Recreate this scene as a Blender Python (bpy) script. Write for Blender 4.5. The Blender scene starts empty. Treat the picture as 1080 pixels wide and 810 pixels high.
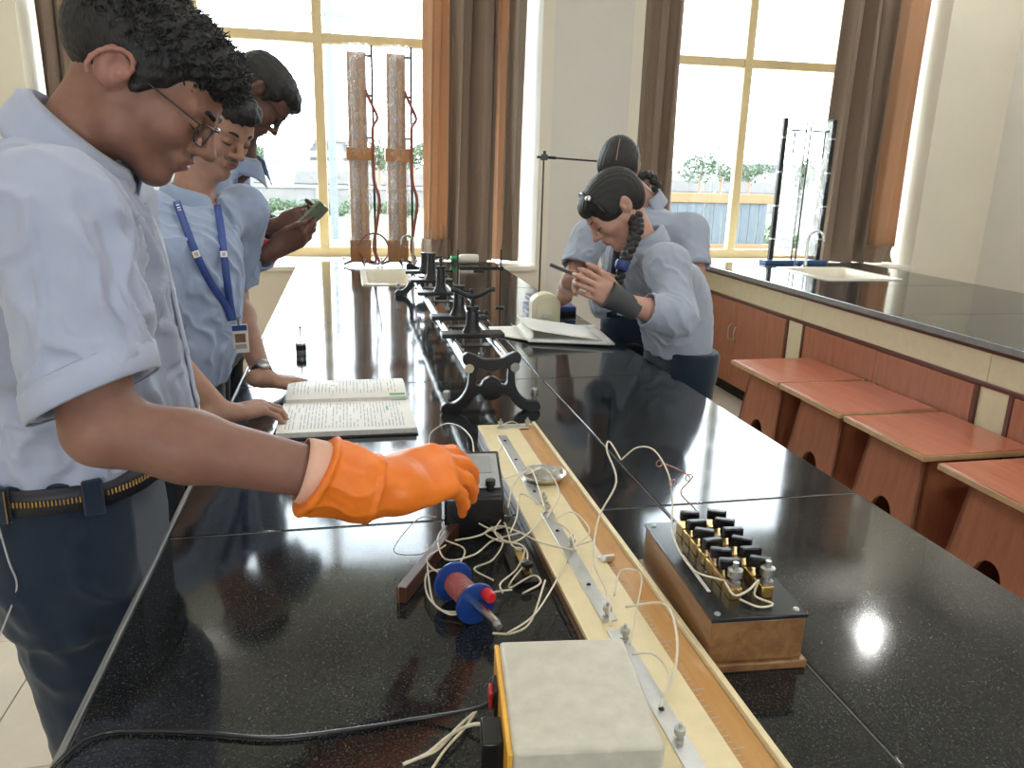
import bpy, bmesh, math, random
import numpy as np
from mathutils import Matrix, Vector

# ------------------------------------------------------------------ camera
SC = bpy.context.scene
COL = SC.collection
FPX = 812.0
def _ray(px, py): return np.array([(px-540.0)/FPX, -(py-405.0)/FPX, -1.0])
_Y = _ray(364, 176); _Y /= np.linalg.norm(_Y)
_X = _ray(4430, 176+0.0266*(4430-364)); _X -= _Y*(_X@_Y); _X /= np.linalg.norm(_X)
_Z = np.cross(_X, _Y)
RW = np.array([_X, _Y, _Z])                 # world = RW @ camera
CAMP = np.array([0.0, 0.0, 1.50])
def onZ(px, py, z):
    r = RW @ _ray(px, py); return CAMP + r*((z-CAMP[2])/r[2])
def onY(px, py, y):
    r = RW @ _ray(px, py); return CAMP + r*((y-CAMP[1])/r[1])
def dp(px, py, d): return CAMP + (RW @ _ray(px, py))*d
cam_d = bpy.data.cameras.new('camera'); cam = bpy.data.objects.new('camera', cam_d); COL.objects.link(cam)
cam_d.sensor_width = 36.0; cam_d.sensor_fit = 'HORIZONTAL'; cam_d.lens = 36.0*FPX/1080.0; cam_d.clip_start = 0.02; cam_d.clip_end = 1500
M4 = Matrix.Identity(4)
for i in range(3):
    for j in range(3): M4[i][j] = RW[i][j]
    M4[i][3] = CAMP[i]
cam.matrix_world = M4
SC.camera = cam

# ------------------------------------------------------------------ world, exposure
SC.view_settings.view_transform = 'Standard'
try: SC.view_settings.look = 'None'
except Exception: pass
SC.view_settings.gamma = 1.0
SC.view_settings.use_curve_mapping = False
SC.view_settings.exposure = 1.62
SC.cycles.use_denoising = True
SC.cycles.max_bounces = 8; SC.cycles.diffuse_bounces = 5; SC.cycles.transparent_max_bounces = 16
SC.cycles.sample_clamp_indirect = 6.0
wd = bpy.data.worlds.new('world'); SC.world = wd; wd.use_nodes = True
bg = wd.node_tree.nodes['Background']
bg.inputs[0].default_value = (0.87, 0.955, 1.06, 1); bg.inputs[1].default_value = 4.2   # bright hazy overcast sky

def portal(name, loc, rot, sx, sy):
    l = bpy.data.lights.new(name, 'AREA'); l.shape = 'RECTANGLE'; l.size = sx; l.size_y = sy
    l.cycles.is_portal = True
    o = bpy.data.objects.new(name, l); COL.objects.link(o); o.location = loc; o.rotation_euler = rot
R90 = math.pi/2
portal('daylight_portal', (-0.25, 6.10, 2.23), (-R90, 0, 0), 3.3, 2.8)
portal('daylight_portal', (3.30, 6.10, 2.23), (-R90, 0, 0), 2.6, 2.8)

# ------------------------------------------------------------------ materials
MATS = {}
class NT:
    def __init__(s, name):
        s.m = bpy.data.materials.new(name); s.m.use_nodes = True; s.t = s.m.node_tree
        s.b = s.t.nodes['Principled BSDF']; s.out = s.t.nodes['Material Output']; MATS[name] = s.m
    def n(s, kind, **kw):
        nd = s.t.nodes.new(kind)
        for k, v in kw.items():
            if k.startswith('i_'):
                key = k[2:].replace('_', ' ')
                nd.inputs[key].default_value = v
            else: setattr(nd, k, v)
        return nd
    def l(s, a, b): s.t.links.new(a, b)
    def coord(s, scale=(1,1,1), rot=(0,0,0)):
        tc = s.n('ShaderNodeTexCoord'); mp = s.n('ShaderNodeMapping')
        mp.inputs['Scale'].default_value = scale; mp.inputs['Rotation'].default_value = rot
        s.l(tc.outputs['Object'], mp.inputs['Vector']); return mp.outputs['Vector']
    def noise(s, vec, scale, detail=4, rough=.6, dist=0):
        nd = s.n('ShaderNodeTexNoise'); nd.inputs['Scale'].default_value = scale; nd.inputs['Detail'].default_value = detail
        nd.inputs['Roughness'].default_value = rough; nd.inputs['Distortion'].default_value = dist
        s.l(vec, nd.inputs['Vector']); return nd.outputs['Fac']
    def ramp(s, fac, stops):
        r = s.n('ShaderNodeValToRGB'); e = r.color_ramp.elements
        while len(e) > 1: e.remove(e[-1])
        e[0].position, e[0].color = stops[0][0], (*stops[0][1], 1)
        for p, c in stops[1:]:
            q = e.new(p); q.color = (*c, 1)
        s.l(fac, r.inputs[0]); return r.outputs[0]
    def base(s, sock): s.l(sock, s.b.inputs['Base Color'])
    def bump(s, fac, strength=.2, dist=.002):
        b = s.n('ShaderNodeBump'); b.inputs['Strength'].default_value = strength; b.inputs['Distance'].default_value = dist
        s.l(fac, b.inputs['Height']); s.l(b.outputs[0], s.b.inputs['Normal'])
    def set(s, **kw):
        for k, v in kw.items(): s.b.inputs[k.replace('_', ' ')].default_value = v
        return s
def plain(name, col, rough=.5, metal=0., var=.12, scale=25, bump=0., spec=.5):
    t = NT(name); v = t.coord()
    f = t.noise(v, scale, 5)
    a = tuple(max(0, c*(1-var)) for c in col); b = tuple(min(1, c*(1+var)) for c in col)
    t.base(t.ramp(f, [(.3, a), (.7, b)])); t.set(Roughness=rough, Metallic=metal)
    t.b.inputs['Specular IOR Level'].default_value = spec
    if bump: t.bump(t.noise(v, scale*3, 3), bump, .002)
    return t.m
def wood(name, c0, c1, rough=.4, axis='z', scale=6, bump=.05, coat=0):
    t = NT(name)
    sc = {'x': (.12, 1, 1), 'y': (1, .12, 1), 'z': (1, 1, .12)}[axis]
    v = t.coord(tuple(q*scale for q in sc))
    f = t.noise(v, 5, 6, .65, .8); t.base(t.ramp(f, [(.3, c0), (.7, c1)]))
    t.set(Roughness=rough); t.b.inputs['Coat Weight'].default_value = coat
    t.bump(f, bump, .001); return t.m
def setup_mats():
    # polished black granite
    t = NT('granite'); v = t.coord()
    sp = t.noise(v, 300, 2, .7); cl = t.noise(v, 6, 4); fk = t.noise(v, 430, 1, .5)
    mx = t.n('ShaderNodeMath', operation='MULTIPLY_ADD'); t.l(cl, mx.inputs[0]); mx.inputs[1].default_value = .22; t.l(sp, mx.inputs[2])
    cA = t.ramp(mx.outputs[0], [(.45, (.006,.007,.0075)), (.65, (.013,.0145,.0155)), (.82, (.036,.039,.041))])
    cB = t.ramp(fk, [(.62, (0,0,0)), (.74, (.055,.058,.058))])
    ad = t.n('ShaderNodeMix', data_type='RGBA', blend_type='ADD'); ad.inputs[0].default_value = 1.0
    t.l(cA, ad.inputs[6]); t.l(cB, ad.inputs[7]); t.base(ad.outputs[2])
    sm = t.noise(v, 9, 5); mr = t.n('ShaderNodeMapRange'); t.l(sm, mr.inputs[0]); mr.inputs[1].default_value=.3; mr.inputs[2].default_value=.75
    mr.inputs[3].default_value = .03; mr.inputs[4].default_value = .085
    m2 = t.n('ShaderNodeMath', operation='MULTIPLY_ADD'); t.l(sp, m2.inputs[0]); m2.inputs[1].default_value=.07; t.l(mr.outputs[0], m2.inputs[2]); t.l(m2.outputs[0], t.b.inputs['Roughness'])
    t.b.inputs['IOR'].default_value = 1.50
    plain('edge_grey', (.20,.205,.205), .25, var=.1)
    plain('granite_joint', (.10,.098,.09), .6)
    plain('wall_paint', (.73,.70,.64), .7, var=.03, scale=3, spec=.2)
    plain('wall_cream', (.80,.745,.62), .7, var=.03, scale=3, spec=.2)
    t = NT('lamp_glow'); t.b.inputs['Base Color'].default_value=(.9,.9,.9,1); t.b.inputs['Emission Color'].default_value=(1,.99,.97,1); t.b.inputs['Emission Strength'].default_value=150
    plain('ceiling_paint', (.85,.84,.80), .8, var=.02, scale=3)
    plain('floor_tile', (.66,.59,.48), .22, var=.06, scale=7)
    plain('grout', (.45,.4,.32), .8)
    plain('frame_cream', (.66,.52,.29), .45, var=.04, scale=10)
    plain('sill_white', (.80,.77,.66), .35, var=.04, scale=5)
    plain('laminate_cream', (.63,.56,.37), .4, var=.05, scale=20)
    wood('laminate_red', (.30,.105,.055), (.40,.16,.085), .35, 'z', 7, .02)
    wood('stool_top', (.40,.11,.055), (.50,.16,.085), .22, 'y', 5, .02)
    plain('edge_band', (.50,.33,.17), .4)
    plain('trim_brown', (.10,.028,.016), .3)
    plain('black_metal', (.012,.012,.013), .32, var=.2)
    plain('black_plastic', (.012,.012,.013), .25)
    plain('matte_black', (.008,.008,.009), .6)
    plain('steel', (.62,.62,.60), .22, 1., var=.05)
    plain('dull_steel', (.50,.50,.49), .38, 1., var=.08)
    plain('aluminium', (.72,.72,.71), .33, 1., var=.06, scale=60)
    plain('brass', (.62,.40,.13), .35, 1., var=.15, scale=60)
    plain('ceramic', (.82,.78,.66), .15, var=.02)
    # glass panes: clear with a weak reflection
    t = NT('pane_glass'); tr = t.n('ShaderNodeBsdfTransparent'); gl = t.n('ShaderNodeBsdfGlossy'); gl.inputs['Roughness'].default_value=.02
    tr.inputs[0].default_value = (.96,.98,.97,1)
    mx = t.n('ShaderNodeMixShader'); mx.inputs[0].default_value = .05
    t.l(tr.outputs[0], mx.inputs[1]); t.l(gl.outputs[0], mx.inputs[2]); t.l(mx.outputs[0], t.out.inputs[0])
    # creased clear plastic wrap
    t = NT('plastic_wrap'); tr = t.n('ShaderNodeBsdfTransparent'); gl = t.n('ShaderNodeBsdfGlossy'); gl.inputs['Roughness'].default_value=.12
    df = t.n('ShaderNodeBsdfTranslucent'); df.inputs[0].default_value=(.85,.85,.82,1)
    v = t.coord((1,1,.5)); f = t.noise(v, 28, 5, .6, 1.5)
    rr = t.n('ShaderNodeMapRange'); t.l(f, rr.inputs[0]); rr.inputs[1].default_value=.42; rr.inputs[2].default_value=.68; rr.inputs[3].default_value=.06; rr.inputs[4].default_value=.5
    m1 = t.n('ShaderNodeMixShader'); t.l(rr.outputs[0], m1.inputs[0]); t.l(tr.outputs[0], m1.inputs[1]); t.l(df.outputs[0], m1.inputs[2])
    m2 = t.n('ShaderNodeMixShader'); m2.inputs[0].default_value=.12; t.l(m1.outputs[0], m2.inputs[1]); t.l(gl.outputs[0], m2.inputs[2])
    bp = t.n('ShaderNodeBump'); bp.inputs['Strength'].default_value=.6; bp.inputs['Distance'].default_value=.01; t.l(f, bp.inputs['Height']); t.l(bp.outputs[0], gl.inputs['Normal'])
    t.l(m2.outputs[0], t.out.inputs[0])
    # curtains: cloth that lets some light through
    for nm, col, tcol, w in (('curtain_brown', (.27,.20,.15), (.36,.24,.16), .16), ('curtain_orange', (.42,.265,.17), (.66,.42,.26), .32)):
        t = NT(nm); v = t.coord((1,1,1)); f = t.noise(v, 180, 2); f2 = t.noise(t.coord((60,60,400)), 1, 2)
        t.base(t.ramp(f, [(.3, tuple(c*.85 for c in col)), (.7, tuple(min(1,c*1.15) for c in col))]))
        t.set(Roughness=.75); t.b.inputs['Specular IOR Level'].default_value=.25
        try: t.b.inputs['Sheen Weight'].default_value=.15
        except Exception: pass
        t.bump(f2, .15, .001)
        ts = t.n('ShaderNodeBsdfTranslucent'); ts.inputs[0].default_value=(*tcol,1)
        mx = t.n('ShaderNodeMixShader'); mx.inputs[0].default_value=w
        t.l(t.b.outputs[0], mx.inputs[1]); t.l(ts.outputs[0], mx.inputs[2]); t.l(mx.outputs[0], t.out.inputs[0])
setup_mats()

# ------------------------------------------------------------------ mesh helpers
def rotz(a): return np.array([[math.cos(a),-math.sin(a),0],[math.sin(a),math.cos(a),0],[0,0,1]])
def frame_of(d):
    d = np.array(d, float); d /= np.linalg.norm(d)
    up = np.array([0,0,1.]) if abs(d[2]) < .95 else np.array([1.,0,0])
    u = np.cross(up, d); u /= np.linalg.norm(u); v = np.cross(d, u); return u, v, d
def spline(pts, n=8):
    p = [np.array(q, float) for q in pts]
    if len(p) < 3: return p
    p = [2*p[0]-p[1]] + p + [2*p[-1]-p[-2]]; out = []
    for i in range(1, len(p)-2):
        for k in range(n):
            t = k/n
            out.append(.5*((2*p[i])+(-p[i-1]+p[i+1])*t+(2*p[i-1]-5*p[i]+4*p[i+1]-p[i+2])*t*t+(-p[i-1]+3*p[i]-3*p[i+1]+p[i+2])*t**3))
    out.append(p[-2]); return out
class MB:
    def __init__(s): s.v = []; s.f = []
    def add(s, vs, fs):
        o = len(s.v); s.v += [tuple(float(c) for c in q) for q in vs]; s.f += [tuple(i+o for i in g) for g in fs]; return s
    def box(s, lo, hi, rz=0, piv=None):
        x0,y0,z0 = lo; x1,y1,z1 = hi
        vs = np.array([(x0,y0,z0),(x1,y0,z0),(x1,y1,z0),(x0,y1,z0),(x0,y0,z1),(x1,y0,z1),(x1,y1,z1),(x0,y1,z1)], float)
        if rz:
            c = np.array(piv if piv is not None else [(x0+x1)/2,(y0+y1)/2,0], float); vs = (vs-c)@rotz(rz).T + c
        return s.add(vs, [(0,3,2,1),(4,5,6,7),(0,1,5,4),(1,2,6,5),(2,3,7,6),(3,0,4,7)])
    def obox(s, p0, p1, w, h, up=(0,0,1)):
        """bar from p0 to p1 with width w and height h"""
        p0 = np.array(p0, float); p1 = np.array(p1, float); d = p1-p0; d /= np.linalg.norm(d)
        up = np.array(up, float); u = np.cross(d, up); u /= np.linalg.norm(u); v = np.cross(u, d)
        vs = [p + u*a*w/2 + v*b*h/2 for p in (p0, p1) for a, b in ((-1,-1),(1,-1),(1,1),(-1,1))]
        return s.add(vs, [(0,1,2,3),(7,6,5,4),(0,4,5,1),(1,5,6,2),(2,6,7,3),(3,7,4,0)])
    def cyl(s, p0, p1, r0, r1=None, n=16, caps=True):
        r1 = r0 if r1 is None else r1; p0 = np.array(p0, float); p1 = np.array(p1, float)
        u, v, d = frame_of(p1-p0); vs = []
        for p, r in ((p0,r0),(p1,r1)):
            for k in range(n):
                a = 2*math.pi*k/n; vs.append(p + (u*math.cos(a)+v*math.sin(a))*r)
        fs = [(k, (k+1)%n, n+(k+1)%n, n+k) for k in range(n)]
        if caps: fs += [tuple(range(n-1,-1,-1)), tuple(range(n, 2*n))]
        return s.add(vs, fs)
    def tube(s, pts, r, n=6, sub=0, closed=False):
        p = spline(pts, sub) if sub else [np.array(q, float) for q in pts]
        rs = r if hasattr(r, '__len__') else [r]*len(p)
        if len(rs) != len(p): rs = np.interp(np.linspace(0,1,len(p)), np.linspace(0,1,len(rs)), rs)
        vs = []; pu = None
        for i, q in enumerate(p):
            d = p[min(i+1,len(p)-1)] - p[max(i-1,0)]
            if np.linalg.norm(d) < 1e-9: d = np.array([0,0,1.])
            u, v, d = frame_of(d)
            if pu is not None:
                u = pu - d*(pu@d); nu = np.linalg.norm(u)
                u = u/nu if nu > 1e-6 else frame_of(d)[0]
                v = np.cross(d, u)
            pu = u
            for k in range(n):
                a = 2*math.pi*k/n; vs.append(q + (u*math.cos(a)+v*math.sin(a))*rs[i])
        fs = [(i*n+k, i*n+(k+1)%n, (i+1)*n+(k+1)%n, (i+1)*n+k) for i in range(len(p)-1) for k in range(n)]
        fs += [tuple(range(n-1,-1,-1)), tuple(range((len(p)-1)*n, len(p)*n))]
        return s.add(vs, fs)
    def lathe(s, c, prof, n=24, axis=(0,0,1)):
        """prof: list of (radius, height) along axis from c"""
        c = np.array(c, float); u, v, d = frame_of(axis); vs = []
        for r, h in prof:
            for k in range(n):
                a = 2*math.pi*k/n; vs.append(c + d*h + (u*math.cos(a)+v*math.sin(a))*max(r,1e-5))
        m = len(prof)
        fs = [(i*n+k, i*n+(k+1)%n, (i+1)*n+(k+1)%n, (i+1)*n+k) for i in range(m-1) for k in range(n)]
        fs += [tuple(range(n-1,-1,-1)), tuple(range((m-1)*n, m*n))]
        return s.add(vs, fs)
    def prism(s, poly, o, ex, ey, ez, t0, t1):
        """poly in 2D (ex, ey) extruded along ez from t0 to t1"""
        o, ex, ey, ez = (np.array(q, float) for q in (o, ex, ey, ez)); n = len(poly)
        vs = [o+ex*a+ey*b+ez*t for t in (t0, t1) for a, b in poly]
        fs = [tuple(range(n-1,-1,-1)), tuple(range(n, 2*n))] + [(k,(k+1)%n,n+(k+1)%n,n+k) for k in range(n)]
        return s.add(vs, fs)
    def grid(s, P):
        """P: array rows x cols x 3"""
        P = np.asarray(P, float); r, c = P.shape[:2]
        return s.add(P.reshape(-1,3), [(i*c+j, i*c+j+1, (i+1)*c+j+1, (i+1)*c+j) for i in range(r-1) for j in range(c-1)])
    def sphere(s, c, r, n=12, m=8):
        r = np.array(r if hasattr(r,'__len__') else (r,r,r), float); c = np.array(c, float)
        return s.add_ell(c, r, n, m)
    def add_ell(s, c, r, n, m):
        vs = [c+np.array([0,0,-r[2]])]
        for i in range(1, m):
            t = -math.pi/2+math.pi*i/m
            for k in range(n):
                a = 2*math.pi*k/n; vs.append(c+np.array([r[0]*math.cos(t)*math.cos(a), r[1]*math.cos(t)*math.sin(a), r[2]*math.sin(t)]))
        vs.append(c+np.array([0,0,r[2]])); e = len(vs)-1
        fs = [(0, 1+(k+1)%n, 1+k) for k in range(n)]
        for i in range(m-2):
            for k in range(n): fs.append((1+i*n+k, 1+i*n+(k+1)%n, 1+(i+1)*n+(k+1)%n, 1+(i+1)*n+k))
        fs += [(e, 1+(m-2)*n+k, 1+(m-2)*n+(k+1)%n) for k in range(n)]
        return s.add(vs, fs)
    def build(s, name, mat, parent=None, bevel=0, smooth=True, ang=35, solid=0, seg=2, world=True):
        vs = s.v
        if parent is not None and world:
            mi = np.array(parent.matrix_basis.inverted()) if parent.parent is None else np.array((parent.parent.matrix_basis @ parent.matrix_basis).inverted())
            a = np.array(vs, float); vs = [tuple(q) for q in (a@mi[:3,:3].T + mi[:3,3])]
        me = bpy.data.meshes.new(name); me.from_pydata(vs, [], s.f); me.update()
        bm = bmesh.new(); bm.from_mesh(me); bmesh.ops.recalc_face_normals(bm, faces=bm.faces); bm.to_mesh(me); bm.free()
        if smooth:
            me.polygons.foreach_set('use_smooth', [True]*len(me.polygons))
            if ang: me.set_sharp_from_angle(angle=math.radians(ang))
        me.materials.append(MATS[mat])
        o = bpy.data.objects.new(name, me); COL.objects.link(o)
        if parent is not None: o.parent = parent
        if bevel:
            b = o.modifiers.new('bevel', 'BEVEL'); b.width = bevel; b.segments = seg; b.limit_method = 'ANGLE'; b.angle_limit = .6
        if solid:
            b = o.modifiers.new('solid', 'SOLIDIFY'); b.thickness = solid; b.offset = 0
        return o
def tag(o, label, cat, group=None, kind=None):
    if label: o['label'] = label
    if cat: o['category'] = cat
    if group: o['group'] = group
    if kind: o['kind'] = kind
    return o
def thing(name, loc, label, cat, group=None, rz=0, kind=None):
    o = bpy.data.objects.new(name, None); COL.objects.link(o); o.empty_display_size = .1
    o.location = tuple(float(c) for c in loc); o.rotation_euler = (0,0,rz)
    o.matrix_basis = Matrix.Translation(o.location) @ Matrix.Rotation(rz, 4, 'Z')
    return tag(o, label, cat, group, kind)
def dup(o, parent=None):
    c = o.copy(); COL.objects.link(c)
    if parent is not None: c.parent = parent
    for ch in list(o.children): dup(ch, c)
    return c
def smooth_poly(pts, n=6):
    """closed Catmull-Rom outline in 2D"""
    p = [np.array(q, float) for q in pts]; m = len(p); out = []
    for i in range(m):
        a, b, c, d = p[i-1], p[i], p[(i+1)%m], p[(i+2)%m]
        for k in range(n):
            t = k/n; q = .5*((2*b)+(-a+c)*t+(2*a-5*b+4*c-d)*t*t+(-a+3*b-3*c+d)*t**3); out.append(tuple(q))
    return out
rnd = random.Random(7)
# ================================================================== SETTING
TZ = 0.88                       # bench top height
WY = 5.42                       # inner face of the window wall
GY = 6.05                       # window plane
SZ = 0.845                      # sill height
CZ = 4.0                       # ceiling
XL, XR, YB = -3.4, 5.05, -3.6
def struct(name, kind='structure'):
    o = thing(name, (0,0,0), None, None, kind=kind); return o
# floor with tiles
fl = struct('floor')
MB().box((XL-.2,YB-.2,-.12),(XR+.2,6.3,-.012)).build('floor_slab','grout',fl)
tile_me = None
for i in range(14):
    for j in range(15):
        x = -3.4+i*.605; y = -3.6+j*.605
        if tile_me is None:
            t = MB().box((.0015,.0015,-.012),(.6035,.6035,0)).build('floor_tile','floor_tile',fl, bevel=.0015, seg=1); tile_me = t.data; t.location=(x,y,0)
        else:
            t2 = t.copy(); COL.objects.link(t2); t2.location=(x,y,0)
c = MB().box((XL-.2,YB-.2,CZ),(XR+.2,6.3,CZ+.15)).build('ceiling','ceiling_paint'); tag(c,None,None,kind='structure')
# window wall: piers, spandrel below the sills, lintel
WX = [(-1.86,1.32),(2.03,4.42)]          # window openings
wl = struct('wall_front')
T = 6.3
MB().box((XL-.2,WY,0),(-1.86,T,CZ)).build('wall_pier','wall_cream',wl)
MB().box((1.32,WY,0),(2.03,T,CZ)).build('wall_pier','wall_paint',wl)
MB().box((4.42,WY,0),(XR+.2,T,CZ)).build('wall_pier','wall_cream',wl)
for a,b in WX:
    MB().box((a,WY,0),(b,T,SZ-.03)).build('wall_apron','wall_cream',wl)
    MB().box((a,WY,3.62),(b,T,CZ)).build('wall_lintel','wall_paint',wl)
# corner beads on the middle pier
MB().box((1.318,WY-.004,0),(1.40,WY+.02,CZ)).build('pier_edge','wall_cream',wl)
MB().box((1.95,WY-.004,0),(2.032,WY+.02,CZ)).build('pier_edge','wall_cream',wl)
w = MB().box((XL-.2,YB-.2,0),(XL,WY,CZ)).build('wall_left','wall_cream'); tag(w,None,None,kind='structure')
w = MB().box((XR,YB-.2,0),(XR+.2,WY,CZ)).build('wall_right','wall_paint'); tag(w,None,None,kind='structure')
wr = struct('wall_rear')
FILL_OPENINGS = ((-1.5,-.3),(2.3,3.5))  # unseen openings added behind the camera, sized to let in fill daylight
for a,b,z0,z1 in ((XL-.2,-1.5,0,CZ),(-.3,2.3,0,CZ),(3.5,XR+.2,0,CZ))+tuple((p,q,0,1.1) for p,q in FILL_OPENINGS)+tuple((p,q,2.15,CZ) for p,q in FILL_OPENINGS):
    MB().box((a,YB-.2,z0),(b,YB,z1)).build('wall_piece','wall_paint',wr)
for p,q in FILL_OPENINGS: portal('daylight_portal', ((p+q)/2, YB-.1, 1.625), (R90,0,0), q-p, 1.05)  # sampling portals for the added rear fill openings
# skirting at the window wall
for nm,a,b in (('baseboard_front',XL,XR),):
    o = MB().box((a,WY-.012,0),(b,WY,.09)).build(nm,'trim_brown'); tag(o,None,None,kind='structure')
# windows
TRZ = 2.372
def window(name, a, b, mulls):
    w = struct(name)
    MB().box((a,WY-.03,SZ-.03),(b,T,SZ)).build('window_sill','sill_white',w,bevel=.004)
    fw = .06
    MB().box((a,GY-.03,SZ),(b,GY+.03,SZ+.07)).build('frame_rail','frame_cream',w,bevel=.004)
    MB().box((a,GY-.03,3.56),(b,GY+.03,3.62)).build('frame_rail','frame_cream',w,bevel=.004)
    MB().box((a,GY-.03,SZ+.07),(a+.05,GY+.03,3.56)).build('frame_jamb','frame_cream',w,bevel=.004)
    MB().box((b-.05,GY-.03,SZ+.07),(b,GY+.03,3.56)).build('frame_jamb','frame_cream',w,bevel=.004)
    for m in mulls: MB().box((m-.035,GY-.034,SZ+.07),(m+.035,GY+.034,3.56)).build('mullion','frame_cream',w,bevel=.006)
    xs = [a+.05]+[q for m in mulls for q in (m-.035,m+.035)]+[b-.05]
    for i in range(0,len(xs),2):
        MB().box((xs[i],GY-.028,TRZ-.033),(xs[i+1],GY+.028,TRZ+.033)).build('transom','frame_cream',w,bevel=.006)
        for z0,z1 in ((SZ+.07,TRZ-.033),(TRZ+.033,3.56)):
            MB().box((xs[i],GY-.003,z0),(xs[i+1],GY+.003,z1)).build('pane','pane_glass',w)
window('window_1', -1.86, 1.32, (-.98,-.165,.66))
window('window_2', 2.03, 4.42, (2.33,3.15,3.97))

# ------------------------------------------------------------------ curtains
def sheet(x0, x1, y0, amp, folds, z0, z1, ph=0., seed=1, flare=.0, lean=0.):
    rg = random.Random(seed); NS = max(24, int(folds*14)); NZ = 14
    k = [rg.uniform(.7,1.25) for _ in range(40)]
    P = np.zeros((NZ+1, NS+1, 3))
    for i in range(NZ+1):
        t = i/NZ; z = z1+(z0-z1)*t
        for j in range(NS+1):
            s = j/NS; c = s*folds*2*math.pi+ph
            a = amp*k[int(c/math.pi)%40]*(.75+.35*t)
            xx = (x0+(x1-x0)*s) + flare*(s-.5)*t*2 + .012*math.sin(2*c+t*2) + lean*t + .006*math.sin(5*t+s*9+seed)
            yy = y0 + a*(math.sin(c)+.25*math.sin(2.3*c+1.3+t*1.5)) + .01*math.sin(4*t+seed+s*7)
            P[i,j] = (xx, yy, z)
    return P
def curtain(loc, label, drapes):
    o = thing('curtain', loc, label, 'curtain', 'window curtains')
    for (nm, mat, a) in drapes:
        MB().grid(sheet(*a)).build(nm, mat, o, solid=.004, ang=0)
    return o
ZT = 3.58
curtain((-1.68,5.75,SZ), 'brown and orange curtain beside the cream wall, behind the tall boy in front',
    [('brown_drape','curtain_brown',(-1.84,-1.52,5.62,.045,3.2,SZ+.02,ZT,.3,11)),
     ('orange_drape','curtain_orange',(-1.53,-1.40,5.66,.03,1.2,SZ+.10,ZT,.0,12)),
     ('hem_band','curtain_brown',(-1.53,-1.40,5.66,.036,1.2,SZ+.015,SZ+.11,.0,12))])
curtain((.93,5.7,SZ), 'brown and orange curtain hanging left of the bare wall pier',
    [('orange_drape','curtain_orange',(.57,.76,5.68,.03,1.3,SZ+.16,ZT,2.2,21,.0,-.03)),
     ('hem_band','curtain_brown',(.54,.73,5.68,.036,1.3,SZ+.015,SZ+.17,2.2,21)),
     ('brown_drape','curtain_brown',(.72,1.06,5.60,.06,2.3,SZ+.015,ZT,.5,22,.0,-.02)),
     ('orange_drape','curtain_orange',(1.02,1.15,5.70,.02,1.0,SZ+.02,ZT,1.0,23)),
     ('brown_drape','curtain_brown',(1.12,1.25,5.62,.035,1.1,SZ+.015,ZT,.2,24,.0,-.01))])
curtain((2.25,5.7,SZ), 'brown curtain hanging behind the two girls, right of the bare pier',
    [('brown_drape','curtain_brown',(2.06,2.16,5.60,.03,1.0,SZ+.015,ZT,.5,31)),
     ('orange_drape','curtain_orange',(2.12,2.18,5.66,.012,.6,SZ+.015,ZT,.5,33)),
     ('brown_drape','curtain_brown',(2.16,2.42,5.62,.04,2.0,SZ+.015,ZT,1.5,32))])
curtain((4.0,5.7,SZ), 'wide brown curtain with an orange strip beside the right wall',
    [('brown_drape','curtain_brown',(3.66,4.06,5.60,.06,2.6,SZ+.015,ZT,.9,41,.02)),
     ('brown_drape','curtain_brown',(4.0,4.16,5.66,.04,1.5,SZ+.015,ZT,.4,42)),
     ('orange_drape','curtain_orange',(4.10,4.40,5.60,.025,1.0,SZ+.14,ZT,2.6,43,-.03)),
     ('hem_band','curtain_brown',(4.125,4.375,5.60,.03,1.0,SZ+.012,SZ+.15,2.6,43))])

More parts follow.
